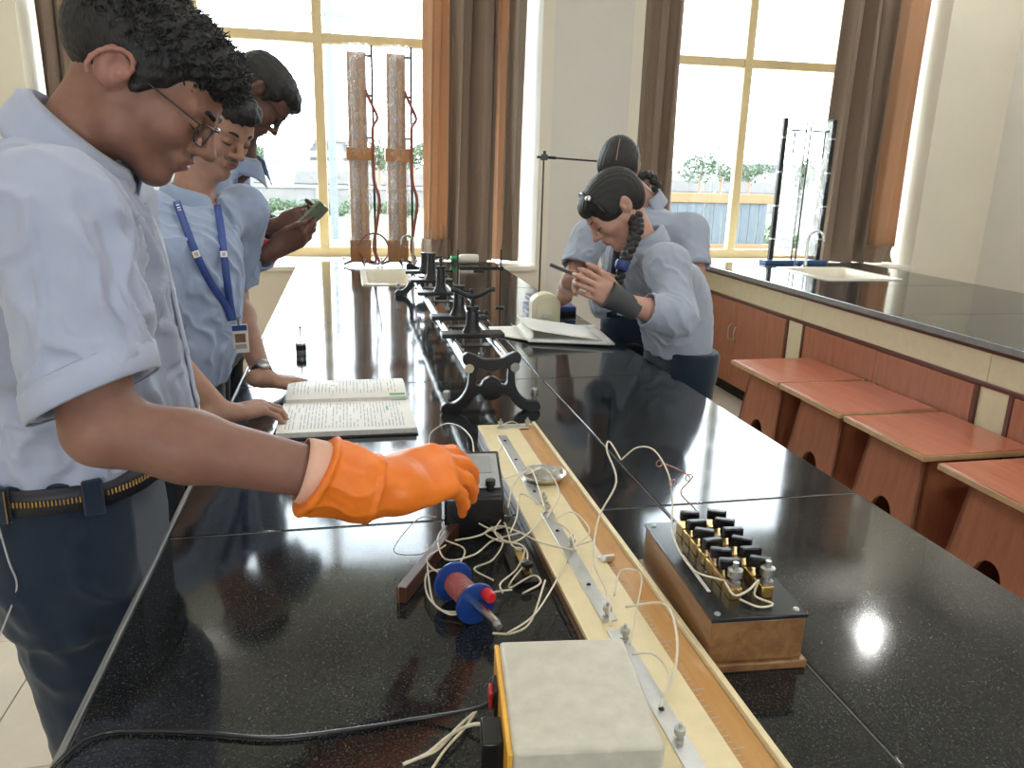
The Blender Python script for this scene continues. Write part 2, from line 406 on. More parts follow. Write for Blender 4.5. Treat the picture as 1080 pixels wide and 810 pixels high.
# ------------------------------------------------------------------ lab benches
def bench(name, x0, x1, y0, y1, joints_y, xsplit, sink, label, face_x, face_dir, bays):
    o = thing(name, ((x0+x1)/2, (y0+y1)/2, 0), label, 'bench', 'granite topped lab benches')
    th = .032; zs0 = TZ-th; g = .0011
    ys = [y0]+joints_y+[y1]; xs = [x0]+xsplit+[x1]
    for i in range(len(xs)-1):
        for j in range(len(ys)-1):
            a,b,c,d = xs[i]+(g if i else 0), xs[i+1]-(g if i < len(xs)-2 else 0), ys[j]+(g if j else 0), ys[j+1]-(g if j < len(ys)-2 else 0)
            m = MB(); sk = sink
            if sk and a < sk[0] and b > sk[1] and c < sk[2] and d > sk[3]:
                # slab with a rectangular cut-out: one ring of quads
                X = [a,sk[0],sk[1],b]; Yv = [c,sk[2],sk[3],d]
                vs = [(x,y,z) for z in (zs0,TZ) for y in Yv for x in X]; fs = []
                for q in range(3):
                    for p in range(3):
                        if p == 1 and q == 1: continue
                        k = q*4+p; fs += [(k,k+4,k+5,k+1),(16+k,16+k+1,16+k+5,16+k+4)]
                ring = [0,1,2,3,7,11,15,14,13,12,8,4]; inn = [5,9,10,6]
                for rr in (ring, inn):
                    for k in range(len(rr)): u,v2 = rr[k], rr[(k+1)%len(rr)]; fs.append((u,v2,v2+16,u+16))
                m.add(vs, fs)
            else: m.box((a,c,zs0),(b,d,TZ))
            m.build('granite_slab','granite',o,bevel=.0035)

    for y in joints_y: MB().box((x0+.004,y-g*1.0,zs0),(x1-.004,y+g*1.0,TZ-.0006)).build('joint_filler','granite_joint',o)
    for x in xsplit: MB().box((x-g*1.0,y0+.004,zs0),(x+g*1.0,y1-.004,TZ-.0006)).build('joint_filler','granite_joint',o)
    MB().box((x0-.009,y0,TZ-.030),(x0-.0005,y1,TZ+.0008)).build('edge_strip','edge_grey',o,bevel=.003)
    # carcass
    ins = .045
    MB().box((x0+ins,y0+ins,.1),(x1-ins,y1-.005,.70)).build('carcass','laminate_red',o)
    MB().box((x0+ins+.06,y0+ins+.06,0),(x1-ins-.06,y1-.02,.1)).build('plinth','matte_black',o)
    for s,xf in ((-1,x0+ins),(1,x1-ins)):
        a,b = (xf-.012,xf+.05) if s < 0 else (xf-.05,xf+.012)
        # apron rail below the top, with its trims
        for p,q in zip([y0+ins]+[2.62,4.0][:], [2.62,4.0,y1-.005]):
            MB().box((a,p+.0015,.705),(b,q-.0015,zs0-.022)).build('apron_panel','laminate_cream',o)
        MB().box((a-.006 if s<0 else a,y0+ins,zs0-.022),(b if s<0 else b+.006,y1-.005,zs0)).build('trim_strip','trim_brown',o,bevel=.004)
        MB().box((a-.005 if s<0 else a,y0+ins,.682),(b if s<0 else b+.005,y1-.005,.705)).build('trim_strip','trim_brown',o,bevel=.004)
        xo = xf-.012 if s < 0 else xf+.012
        def slab(nm,mat,ya,yb,z0,z1,t0,t1,bv=.002):
            lo,hi = (xf-t1,xf-t0) if s<0 else (xf+t0,xf+t1)
            return MB().box((lo,ya,z0),(hi,yb,z1)).build(nm,mat,o,bevel=bv)
        for (p,q) in bays:
            mid = (p+q)/2
            for (ya,yb,hy) in ((p+.004,mid-.001,mid-.04),(mid+.001,q-.004,mid+.04)):
                d = slab('door','laminate_red',ya,yb,.115,.680,0,.018)
                xh = xf+s*.018
                hz = .47
                MB().tube([(xh,hy,hz-.05),(xh+s*.022,hy,hz-.045),(xh+s*.030,hy,hz),(xh+s*.022,hy,hz+.045),(xh,hy,hz+.05)],.0045,8,4).build('handle','dull_steel',d)
        for k,(p,q) in enumerate(bays[:-1]):
            nx = bays[k+1][0] if bays[k+1][0] > q else q
            slab('strip_panel','laminate_cream',q+.022,nx-.022,.1,.682,0,.010)
            slab('stile','trim_brown',q,q+.022,.1,.682,0,.020); slab('stile','trim_brown',nx-.022,nx,.1,.682,0,.020)
    MB().box((x0+ins,y0+ins-.012,.1),(x1-ins,y0+ins,.70)).build('end_panel','laminate_red',o)
    MB().box((x0+ins,y0+ins-.012,.705),(x1-ins,y0+ins+.03,zs0)).build('end_apron','laminate_cream',o)
    # sink basin
    if sink:
        a,b,c,d = sink; w=.018; z0 = TZ-.20
        s = MB()
        def ring(x0,x1,y0,y1,r,z,n=5):
            pts=[]
            for cx,cy,a0 in ((x1-r,y1-r,0),(x0+r,y1-r,90),(x0+r,y0+r,180),(x1-r,y0+r,270)):
                for k in range(n+1):
                    t=math.radians(a0+90*k/n); pts.append((cx+r*math.cos(t),cy+r*math.sin(t),z))
            return pts
        rings=[ring(a-.03,b+.03,c-.03,d+.03,.045,TZ+.0005),ring(a-.028,b+.028,c-.028,d+.028,.045,TZ+.007),ring(a+.004,b-.004,c+.004,d-.004,.05,TZ+.006),
               ring(a+.012,b-.012,c+.012,d-.012,.05,TZ-.01),ring(a+.035,b-.035,c+.035,d-.035,.06,z0),ring((a+b)/2-.02,(a+b)/2+.02,(c+d)/2-.02,(c+d)/2+.02,.018,z0-.006)]
        n=len(rings[0])
        fs=[(i*n+k,i*n+(k+1)%n,(i+1)*n+(k+1)%n,(i+1)*n+k) for i in range(len(rings)-1) for k in range(n)]+[tuple(range((len(rings)-1)*n,len(rings)*n))]
        s.add([p for r in rings for p in r],fs); bs=s.build('sink_basin','ceramic',o,ang=50)
        MB().lathe(((a+b)/2,(c+d)/2,z0-.007),[(.0,.003),(.022,.003),(.024,.0)],20).build('drain','steel',bs)
    return o
JY = [0.335,1.29,2.245,3.20,4.155]
bench('lab_bench', -.317, 1.012, -.62, WY-.034, JY, [.58], (.10,.365,4.28,4.93),
      'long dark granite lab bench covered with instruments, the students standing around it', None, 1,
      [(-.5,.75),(.95,2.2),(2.4,3.65),(3.85,5.35)])
bench('lab_bench', 2.555, 3.925, -.62, WY-.034, JY, [], (3.02,3.53,4.42,5.02),
      'dark granite lab bench with red wood cupboards behind the row of stools', None, 1,
      [(-.5,.98),(1.2,2.47),(2.67,3.95),(4.15,5.37)])

# ------------------------------------------------------------------ stools
def stool():
    o = thing('stool', (0,0,0), 'x', 'stool', 'box stools along the cupboards')
    h=.52; w=.242
    MB().box((-.245,-w,h-.028),(.245,w,h)).build('seat','stool_top',o,bevel=.004,world=False)
    # edge band around the seat
    b=MB()
    for lo,hi in (((-.2485,-w-.003,h-.026),(-.2445,w+.003,h-.004)),((.2445,-w-.003,h-.026),(.2485,w+.003,h-.004)),((-.2445,-w-.0035,h-.026),(.2445,-w+.0005,h-.004)),((-.2445,w-.0005,h-.026),(.2445,w+.0035,h-.004))): b.box(lo,hi)
    b.build('edge_band','edge_band',o,bevel=.002,world=False)
    hz=h-.03; t0,t1=.165,.215; th=.018
    def side(ax):
        # splayed panel with an arched foot opening
        for s in (-1,1):
            out=[(-t1,0),(-.062,0)]+[(.062*-math.cos(math.pi*k/10),.17+.075*math.sin(math.pi*k/10)) for k in range(11)]+[(.062,0),(t1,0),(t0,hz),(-t0,hz)]
            if not (ax=='x' and s<0): out=[(-t1,0),(t1,0),(t0,hz),(-t0,hz)]
            m=MB(); n=len(out); vs=[]
            for t in (0,th):
                for a,z in out:
                    r=t1+(t0-t1)*z/hz - t
                    if ax=='x': vs.append((s*r,a,z))
                    else: vs.append((a,s*r,z))
            m.add(vs,[tuple(range(n)),tuple(range(2*n-1,n-1,-1))]+[(k,(k+1)%n,n+(k+1)%n,n+k) for k in range(n)])
            m.build('side_panel','laminate_red',o,world=False,ang=30)
    side('x'); side('y'); return o
st=stool(); sx=2.326
labs=['farthest box stool from the camera, in front of the cupboard handles','second box stool from the window wall','third box stool from the window wall, beside the cream strip panel','nearest box stool, cut off by the right edge of the photo']
for k,y in enumerate((3.59,3.085,2.56,2.00)):
    s=st if k==0 else dup(st)
    s.location=(sx,y,0); s['label']=labs[k]

# ------------------------------------------------------------------ ceiling downlights
LX,LY=4.25,4.99; dl=None; nm=('window side','middle','rear'); nx=('left','centre','right')
for j,y in enumerate((LY,2.2,-.6)):
    for i,x in enumerate((-1.2,1.4,LX)):
        if j==0 and i==1: continue
        if dl is None:
            dl=thing('ceiling_light',(0,0,0),'x','ceiling light','round ceiling lights')
            MB().lathe((0,0,-.02),[(.06,.02),(.085,.02),(.09,.012),(.088,.0),(.068,-.002),(.06,.008)],28).build('trim_ring','ceiling_paint',dl,world=False)
            MB().lathe((0,0,-.014),[(0,0),(.06,0),(.06,.006),(0,.006)],28).build('diffuser','lamp_glow',dl,world=False); o=dl
        else: o=dup(dl)
        o.location=(x,y,CZ); o['label']='round ceiling light, '+nm[j]+' row, '+nx[i]
# ================================================================== THINGS ON THE BENCHES
plain('cream_laminate', (.78,.66,.40), .38, var=.05, scale=30)
wood('teak', (.14,.052,.022), (.30,.13,.055), .35, 'y', 9, .08, .2)
wood('scale_wood', (.46,.22,.06), (.60,.33,.11), .3, 'y', 10, .03, .2)
wood('box_wood', (.15,.070,.024), (.30,.155,.058), .35, 'y', 9, .08, .2)
wood('dark_wood', (.055,.018,.010), (.10,.035,.018), .35, 'y', 9, .05)
wood('board_wood', (.30,.13,.045), (.44,.21,.08), .4, 'z', 8, .05)
plain('psu_grey', (.56,.53,.43), .42, var=.10, scale=45, bump=.08)
plain('psu_yellow', (.80,.42,.05), .4)
plain('red_plastic', (.62,.02,.025), .28, var=.05)
plain('blue_plastic', (.012,.055,.26), .28, var=.1)
plain('copper_wire', (.36,.10,.09), .4, var=.25, scale=200)
plain('ebonite', (.022,.024,.026), .2, var=.2)
plain('wire_white', (.70,.63,.48), .5, var=.1, scale=40)
plain('wire_copper', (.42,.20,.15), .35, .6, var=.1)
plain('cable_black', (.02,.02,.02), .25)
plain('cable_grey', (.35,.35,.35), .4)
plain('page', (.83,.81,.75), .6, var=.03, scale=20, spec=.2)
plain('page_edge', (.60,.58,.53), .7, var=.12, scale=120)
plain('ink', (.42,.42,.42), .7); plain('ink_green', (.16,.42,.17), .6)
plain('cover_black', (.014,.010,.010), .35)
plain('blue_cover', (.02,.04,.17), .35)
plain('cream_plastic', (.72,.67,.47), .35, var=.03)
plain('yellow_paper', (.75,.62,.08), .6)
plain('hose_red', (.30,.085,.06), .4)
plain('tape_brown', (.48,.22,.07), .3, var=.15)
plain('green_plastic', (.03,.30,.09), .35)
plain('base_blue', (.05,.10,.22), .35)
plain('dial_grey', (.33,.34,.34), .35)
plain('galv_panel', (.42,.43,.43), .3, .3, var=.1, scale=50)

# ---------------- optical bench (runs away from the camera)
OX, OY0, OY1 = .361, 1.93, 3.90
ob = thing('optical_bench', (OX,(OY0+OY1)/2,TZ), 'long steel optical bench with black cast end legs standing along the bench', 'optical bench')
RZ = 1.003
for s in (-1,1): MB().cyl((OX+s*.061,OY0-.012,RZ),(OX+s*.061,OY1+.012,RZ),.0125,n=18).build('rail','steel',ob)
def end_leg(y):
    # arched cast leg: outline with a window in the middle
    outer=[(-.146,-.108),(-.143,-.088),(-.112,-.084),(-.080,-.058),(-.066,-.012),(-.070,.014),(-.084,.030),(-.079,.048),(-.058,.046),(-.030,.034),(0,.032),(.030,.034),(.058,.046),(.079,.048),(.084,.030),(.070,.014),(.066,-.012),(.080,-.058),(.112,-.084),(.143,-.088),(.146,-.108)]
    inner=[(.098,-.104),(.074,-.088),(.052,-.064),(.034,-.056),(.022,-.068),(0,-.074),(-.022,-.068),(-.034,-.056),(-.052,-.064),(-.074,-.088),(-.098,-.104)]
    hole=[(-.048,.012),(-.052,-.012),(-.047,-.036),(-.032,-.038),(-.020,-.024),(0,-.016),(.020,-.024),(.032,-.038),(.047,-.036),(.052,-.012),(.048,.012),(.0,.005)]
    me=bpy.data.meshes.new('end_leg'); bm=bmesh.new()
    cu=bpy.data.curves.new('c','CURVE'); cu.dimensions='2D'; cu.fill_mode='BOTH'; cu.extrude=.008; cu.bevel_depth=.003; cu.bevel_resolution=2
    for pts,cl in ((outer+inner,1),(hole,1)):
        sp=cu.splines.new('BEZIER'); sp.bezier_points.add(len(pts)-1); sp.use_cyclic_u=True
        for q,(a,b) in zip(sp.bezier_points,pts):
            q.co=(a*.88,b,0); q.handle_left_type=q.handle_right_type='AUTO'
    tmp=bpy.data.objects.new('t',cu); COL.objects.link(tmp)
    dg=bpy.context.evaluated_depsgraph_get(); m=bpy.data.meshes.new_from_object(tmp.evaluated_get(dg))
    vs=[v.co.copy() for v in m.vertices]; fs=[tuple(p.vertices) for p in m.polygons]
    bpy.data.objects.remove(tmp)
    M=MB().add([(OX+v.x,y+v.z,RZ-.012+v.y) for v in vs],fs)
    leg=M.build('end_leg','black_metal',ob,ang=40)
    for s in (-1,1):
        x=OX+s*.134*.88
        MB().cyl((x,y,TZ),(x,y,TZ+.062),.0042,n=10).lathe((x,y,TZ),[(.0,0),(.007,0),(.007,.003),(.004,.006)],12).lathe((x,y,TZ+.040),[(.0,0),(.009,0),(.0095,.004),(.0095,.019),(.007,.022),(0,.022)],14).build('levelling_screw','dull_steel',leg)
    MB().cyl((OX,y-.012,RZ-.056),(OX,y+.012,RZ-.056),.021,n=20).build('boss','black_metal',leg,bevel=.003)
end_leg(OY0); end_leg(OY1)
def rider(y, h, label, top):
    o=thing('bench_rider',(OX,y,RZ+.012),label,'rider','uprights on the optical bench')
    MB().box((OX-.095,y-.032,RZ+.012),(OX+.095,y+.032,RZ+.026)).build('saddle','black_metal',o,bevel=.003)
    MB().box((OX-.075,y-.022,RZ-.018),(OX+.075,y+.022,RZ-.013)).build('clamp_plate','black_metal',o,bevel=.001)
    for x in (-.028,.028): MB().cyl((OX+x,y-.0,RZ-.045),(OX+x,y,RZ+.012),.004,n=8).lathe((OX+x,y,RZ-.05),[(0,0),(.009,0),(.009,.010),(0,.010)],10).build('clamp_screw','dull_steel',o)
    MB().lathe((OX,y,RZ+.026),[(0,0),(.031,0),(.027,.008),(.020,.022),(.018,.06),(.016,h-.012),(.020,h-.010),(.020,h),(0,h)],20).build('pillar','black_metal',o)
    MB().cyl((OX+.016,y,RZ+.026+h-.02),(OX+.040,y,RZ+.026+h-.02),.004,n=8).lathe((OX+.036,y,RZ+.026+h-.02),[(0,0),(.008,0),(.008,.010),(0,.010)],10,(1,0,0)).build('set_screw','black_metal',o)
    z=RZ+.026+h
    if top=='yoke':
        MB().cyl((OX,y,z-.01),(OX,y,z+.030),.006,n=10).build('stem','black_metal',o)
        MB().tube([(OX-.066,y,z+.050),(OX-.054,y,z+.050),(OX-.035,y,z+.040),(OX-.010,y,z+.030),(OX+.010,y,z+.030),(OX+.035,y,z+.040),(OX+.054,y,z+.050),(OX+.066,y,z+.050)],.0075,8,3).build('yoke_arm','black_metal',o)
    elif top=='pin': MB().cyl((OX,y,z-.01),(OX,y,z+.055),.0028,.001,n=8).build('needle','dull_steel',o)
    elif top=='short': MB().cyl((OX,y,z-.01),(OX,y,z+.022),.006,n=10).sphere((OX,y,z+.024),.009).build('stem','black_metal',o)
    elif top=='rod': MB().cyl((OX,y,z-.01),(OX,y,z+.10),.0025,n=8).build('needle','dull_steel',o)
    return o
rider(2.26,.078,'black upright with a forked yoke on top, nearest on the optical bench','yoke')
rider(2.55,.100,'black upright with a pin, second from the near end of the optical bench','pin')
rider(3.07,.10,'black upright with a short stub, third from the near end of the optical bench','short')
rider(3.43,.115,'black upright with a tall needle, farthest on the optical bench','rod')
rider(3.73,.085,'small black upright at the far end leg of the optical bench','rod')
# rod frame standing behind the optical bench
fr=thing('wire_frame_stand',(.59,3.52,TZ),'thin black rod frame with a cross bar, beside the far half of the optical bench','stand')
for x in (.492,.692):
    MB().cyl((x,3.52,TZ+.008),(x,3.52,TZ+.272),.0035,n=8).build('upright_rod','black_metal',fr)
    MB().lathe((x,3.52,TZ),[(0,0),(.022,0),(.022,.006),(.006,.010),(0,.010)],16).build('foot','black_metal',fr)
MB().obox((.488,3.52,TZ+.185),(.70,3.52,TZ+.185),.012,.016).build('cross_bar','black_metal',fr,bevel=.002)
MB().box((.565,3.508,TZ+.165),(.615,3.532,TZ+.178)).build('holder','black_metal',fr,bevel=.002)
MB().cyl((.692,3.505,TZ+.185),(.692,3.535,TZ+.185),.012,n=14).build('clamp_knob','black_plastic',fr)

# ---------------- metre bridge
BX0,BX1,BY0,BY1 = .296,.436,.52,1.745
BZ=TZ+.026
mb=thing('metre_bridge',((BX0+BX1)/2,(BY0+BY1)/2,TZ),'long cream metre bridge board with metal strips and a wooden scale','metre bridge')
MB().box((BX0,BY0,TZ),(BX1,BY1,TZ+.018)).build('base_board','teak',mb,bevel=.002)
MB().box((BX0-.001,BY0,TZ+.018),(BX1-.048,BY1,BZ)).build('cream_panel','cream_laminate',mb,bevel=.001)
MB().box((BX1-.047,BY0,TZ+.018),(BX1-.008,BY1-.012,BZ-.003)).build('scale_strip','scale_wood',mb,bevel=.001)
MB().box((BX1-.007,BY0,TZ+.0),(BX1+.001,BY1,BZ+.004)).build('edge_strip','cream_laminate',mb,bevel=.001)
MB().box((BX1-.047,BY1-.012,TZ+.018),(BX1-.007,BY1,BZ)).build('end_strip','cream_laminate',mb,bevel=.001)
m=MB()
for k in range(118):
    y=BY0+.012+k*.01; L=.016 if k%10==0 else (.011 if k%5==0 else .007)
    m.box((BX1-.046,y-.0006,BZ-.0032),(BX1-.046+L,y+.0006,BZ-.0027))
mk=m.build('scale_marks','ink',mb); mk['kind']='stuff'
xs0,xs1=.326,.349
for a,b in ((.60,.862),(.885,1.235),(1.275,1.66)):
    MB().box((xs0,a,BZ),(xs1,b,BZ+.0025)).build('metal_strip','aluminium',mb,bevel=.0006)
MB().box((.345,BY1-.038,BZ),(.415,BY1-.016,BZ+.003)).build('end_plate','aluminium',mb,bevel=.0006)
MB().tube([(.337,BY1-.027,BZ+.002),(.372,BY1-.03,BZ+.016),(.395,BY1-.028,BZ+.004)],.0013,5,5).build('bridge_wire','dull_steel',mb)
def terminal(x,y,z,par,s=1.):
    t=MB().lathe((x,y,z),[(0,0),(.007*s,0),(.007*s,.003*s),(.004*s,.004*s),(.004*s,.010*s),(.008*s,.011*s),(.008*s,.019*s),(.003*s,.020*s),(.003*s,.027*s),(0,.027*s)],12)
    return t.build('terminal','dull_steel',par)
for x,y in ((.337,1.235),(.341,1.275),(.345,1.10),(.337,.895),(.343,.84),(.345,BY1-.03),(.412,BY1-.027),(.337,.65)): terminal(x,y,BZ+.002,mb,.8)
MB().box((.378,1.045,BZ),(.398,1.063,BZ+.004)).box((.384,1.043,BZ+.004),(.400,1.049,BZ+.012)).build('jockey_clip','aluminium',mb,bevel=.001)
# small screws in the strips
for y in (.70,.83,.98,1.16,1.33,1.5,1.62): MB().lathe((.337,y,BZ+.0025),[(0,0),(.0035,0),(.0028,.0016),(0,.0018)],10).build('screw','matte_black',mb)

# ---------------- round steel dish
ds=MB().lathe((.372,1.395,BZ+.0045),[(0,0),(.036,0),(.0395,.002),(.0425,.009),(.0440,.0095),(.0435,.007),(.040,.0),(.036,-.0015),(0,-.0015)],40).build('steel_dish','steel',None,ang=60)
tag(ds,'small round steel dish lying on the cream metre bridge','dish')

# ---------------- resistance box
RA=math.radians(-3.5); rc=(.513,.925)
rb=thing('resistance_box',(rc[0],rc[1],TZ),'wooden resistance box with black top and rows of plug keys','resistance box',rz=RA)
def L(*a): return a
hw,hl,hh=.064,.138,.078
MB().box((-hw-.006,-hl-.006,0),(hw+.006,hl+.006,.012)).build('base_lip','box_wood',rb,bevel=.002,world=False)
MB().box((-hw,-hl,.012),(hw,hl,hh-.006)).build('body','box_wood',rb,bevel=.002,world=False)
MB().box((-hw-.002,-hl-.002,hh-.006),(hw+.002,hl+.002,hh)).build('top_plate','ebonite',rb,bevel=.0012,world=False)
for s in (-1,1):
    for t in (-1,1): MB().lathe((s*(hw-.010),t*(hl-.010),hh),[(0,0),(.0045,0),(.0035,.002),(0,.0022)],10).build('screw','dull_steel',rb,world=False)
rows=((-.016,7),(.028,7))
for r,(x,n) in enumerate(rows):
    for k in range(n):
        y=-.085+k*.030
        MB().box((x-.0085,y-.0135,hh),(x+.0085,y+.0135,hh+.017)).build('brass_block','brass',rb,bevel=.0015,world=False)
    for k in range(n-1 if r==0 else n-1):
        y=-.070+k*.030
        if (r,k)==(0,0) and False: continue
        a=rnd.uniform(-.5,.5)
        p=MB().lathe((x,y,hh+.008),[(0,0),(.0035,0),(.0045,.012),(.0055,.016),(.0055,.024),(0,.024)],12).build('plug_key','black_plastic',rb,world=False)
        ca,sa=math.cos(a),math.sin(a)
        MB().prism([(-.0145,-.0055),(.0145,-.0055),(.0145,.0055),(-.0145,.0055)],(x,y,0),(ca,sa,0),(-sa,ca,0),(0,0,1),hh+.031,hh+.046).build('grip','black_plastic',p,bevel=.002,world=False)
MB().box((-.046,-.075,hh),(-.041,.03,hh+.0006)).build('name_strip','page_edge',rb,world=False)
for x,zz in ((-.016,hh+.017),(.030,hh+.017)):
    MB().lathe((x,-.088,zz),[(0,0),(.009,0),(.009,.004),(.005,.005),(.005,.012),(.010,.013),(.010,.023),(.004,.024),(.004,.033),(0,.033)],14).build('terminal','dull_steel',rb,world=False)

# ---------------- power supply
PA=math.radians(-6.5); pc=(.2135,.652)
ps=thing('power_supply',(pc[0],pc[1],TZ),'grey metal power supply box with a yellow front panel, nearest the camera','power supply',rz=PA)
w,l,h=.074,.087,.108
MB().box((-w+.004,-l,.008),(w,l,h)).build('cover','psu_grey',ps,bevel=.005,world=False,seg=3)
MB().box((-w-.001,-l+.001,.008),(-w+.004,l-.001,h-.004)).build('front_panel','psu_yellow',ps,bevel=.001,world=False)
for a,b in ((-1,-1),(-1,1),(1,-1),(1,1)): MB().lathe((a*(w-.016),b*(l-.016),0),[(0,0),(.009,0),(.010,.008),(0,.008)],12).build('rubber_foot','matte_black',ps,world=False)
s_=MB().box((-w-.006,.020,.060),(-w-.001,.048,.092)).build('switch_bezel','black_plastic',ps,bevel=.001,world=False)
MB().box((-w-.010,.025,.066),(-w-.006,.043,.086)).build('rocker','red_plastic',s_,bevel=.001,world=False)
MB().lathe((-w-.001,-.03,.055),[(0,0),(.019,0),(.018,.012),(.015,.016),(0,.016)],20,(-1,0,0)).build('knob','black_plastic',ps,world=False)
for y,mt in ((-.062,'red_plastic'),(-.078,'black_plastic')):
    MB().lathe((-w-.001,y,.03),[(0,0),(.006,0),(.006,.006),(.0085,.007),(.0085,.02),(0,.02)],14,(-1,0,0)).build('binding_post',mt,ps,world=False)
MB().box((-w-.022,-.052,.050),(-w-.001,-.012,.088)).build('meter_housing','black_plastic',ps,bevel=.002,world=False)

# ---------------- blue spool on its side
sp=thing('wire_spool',(.155,.955,TZ),'blue plastic spool of dark red wire with a steel shaft, lying on the bench','spool')
ax=np.array([.33,-.90,-.02]); ax/=np.linalg.norm(ax); c0=np.array([.150,.985,TZ+.031])
def along(t): return c0+ax*t
for t in (-.034,.034): MB().lathe(along(t),[(0,-.0035),(.030,-.0035),(.031,-.001),(.031,.001),(.030,.0035),(0,.0035)],32,ax).build('flange','blue_plastic',sp)
MB().lathe(along(-.03),[(.017,0),(.018,.004)]+[(.0175+.0012*(k%2),.006+k*.0035) for k in range(14)]+[(.017,.06)],24,ax).build('winding','copper_wire',sp)
MB().cyl(along(.034),along(.092),.0075,n=16).build('shaft','steel',sp)
MB().cyl(along(.092),along(.100),.005,n=12).build('shaft_tip','dull_steel',sp)
u_=np.cross(ax,(0,0,1)); 
MB().lathe(along(.037)+np.array([.013,.003,.016]),[(0,0),(.008,0),(.009,.004),(.0085,.014),(.007,.018),(0,.018)],16,ax).build('red_cap','red_plastic',sp)

# ---------------- dark wooden bar and galvanometer box under the gloved hand
st_=thing('wooden_bar',(.125,1.14,TZ),'dark wooden bar lying crosswise under the gloved hand','bar')
MB().obox((.062,1.020,TZ+.0135),(.190,1.262,TZ+.0135),.016,.026).build('bar','dark_wood',st_,bevel=.0015)
MB().obox((.0575,1.0195,TZ+.0135),(.1855,1.2615,TZ+.0135),.0012,.0255).build('pale_edge','teak',st_)
ga=thing('galvanometer',(.206,1.27,TZ),'black moulded galvanometer with a grey sloping dial, under the orange glove','galvanometer',rz=math.radians(-4))
poly=[(-.052,0),(.048,0),(.048,.055),(.030,.098),(-.052,.062)]
MB().prism([(-.055,0),(.055,0),(.055,.072),(.048,.082),(-.048,.122),(-.055,.114)],(0,0,0),(0,-1,0),(0,0,1),(1,0,0),-.052,.052).build('case','black_plastic',ga,bevel=.004,world=False)
MB().prism([(-.040,.0),(.046,.0),(.046,.003),(-.040,.003)],(0,0,.1035),(0,-.923,-.385),(0,-.385,.923),(1,0,0),-.046,.046).build('dial_plate','galv_panel',ga,bevel=.0008,world=False)
MB().prism([(-.030,.0),(.012,.0),(.012,.002),(-.030,.002)],(0,0,.1064),(0,-.923,-.385),(0,-.385,.923),(1,0,0),-.034,.034).build('dial_face','dial_grey',ga,world=False)
for x in (-.028,.028): MB().lathe((x,-.043,.086),[(0,0),(.007,0),(.007,.004),(.009,.006),(.009,.016),(0,.017)],14).build('terminal','black_plastic',ga,world=False)
# metal plug key standing between bar and bridge
pk=thing('tap_key',(.262,1.09,TZ),'small clear plastic tapping key between the wooden bar and the metre bridge','key')
MB().box((.238,1.035,TZ),(.282,1.135,TZ+.010)).build('base','black_plastic',pk,bevel=.002)
MB().box((.254,1.045,TZ+.016),(.266,1.125,TZ+.018)).build('spring_strip','brass',pk)
MB().lathe((.260,1.055,TZ+.018),[(0,0),(.004,0),(.004,.006),(.009,.008),(.009,.014),(0,.016)],14).build('button','black_plastic',pk)
for y in (1.075,1.12): MB().lathe((.260,y,TZ+.010),[(0,0),(.006,0),(.006,.012),(0,.014)],12).build('terminal','dull_steel',pk)
for x,mat in ((.16,'steel'),):
    pass

# ---------------- open notebook
nb=thing('open_book',(-.015,2.0,TZ),'thick open printed book lying in front of the second boy','book')
def bookpage(x0,x1,y0,y1,z0,zf,nu=12,nv=10):
    P=np.zeros((nv+1,nu+1,3))
    for i in range(nv+1):
        for j in range(nu+1):
            s=j/nu;t=i/nv; P[i,j]=(x0+(x1-x0)*s, y0+(y1-y0)*t, z0+zf(s,t))
    return P
xA,xB=-.178,.150
yn,ym,yf=1.775,2.03,2.235
MB().box((xA-.004,yn-.006,TZ),(xB+.004,yf+.006,TZ+.004)).build('cover','cover_black',nb,bevel=.001,)
P=bookpage(xA,xB,yn,ym,TZ,lambda s,t:.016+.006*math.sin(math.pi*t)*(.6)+(-.004*t**6))
Q=P.copy(); Q[...,2]=TZ+.004
m=MB().grid(P)
def skirt(m,P,zb):
    r,c=P.shape[:2]; ring=[P[0,j] for j in range(c)]+[P[i,c-1] for i in range(1,r)]+[P[r-1,j] for j in range(c-2,-1,-1)]+[P[i,0] for i in range(r-2,0,-1)]
    n=len(ring); m.add([tuple(q) for q in ring]+[(q[0],q[1],zb) for q in ring],[(k,(k+1)%n,n+(k+1)%n,n+k) for k in range(n)]); return m
skirt(MB(),P,TZ+.004).build('page_block','page_edge',nb)
near=m.build('right_page','page',nb)
P2=bookpage(xA+.006,xB-.006,ym,yf,TZ,lambda s,t:.016+.030*math.sin(math.pi*min(1,t*1.0+.02))**.6*(1-.55*t))
skirt(MB(),P2,TZ+.004).build('page_block','page_edge',nb)
far=MB().grid(P2).build('left_page','page',nb)
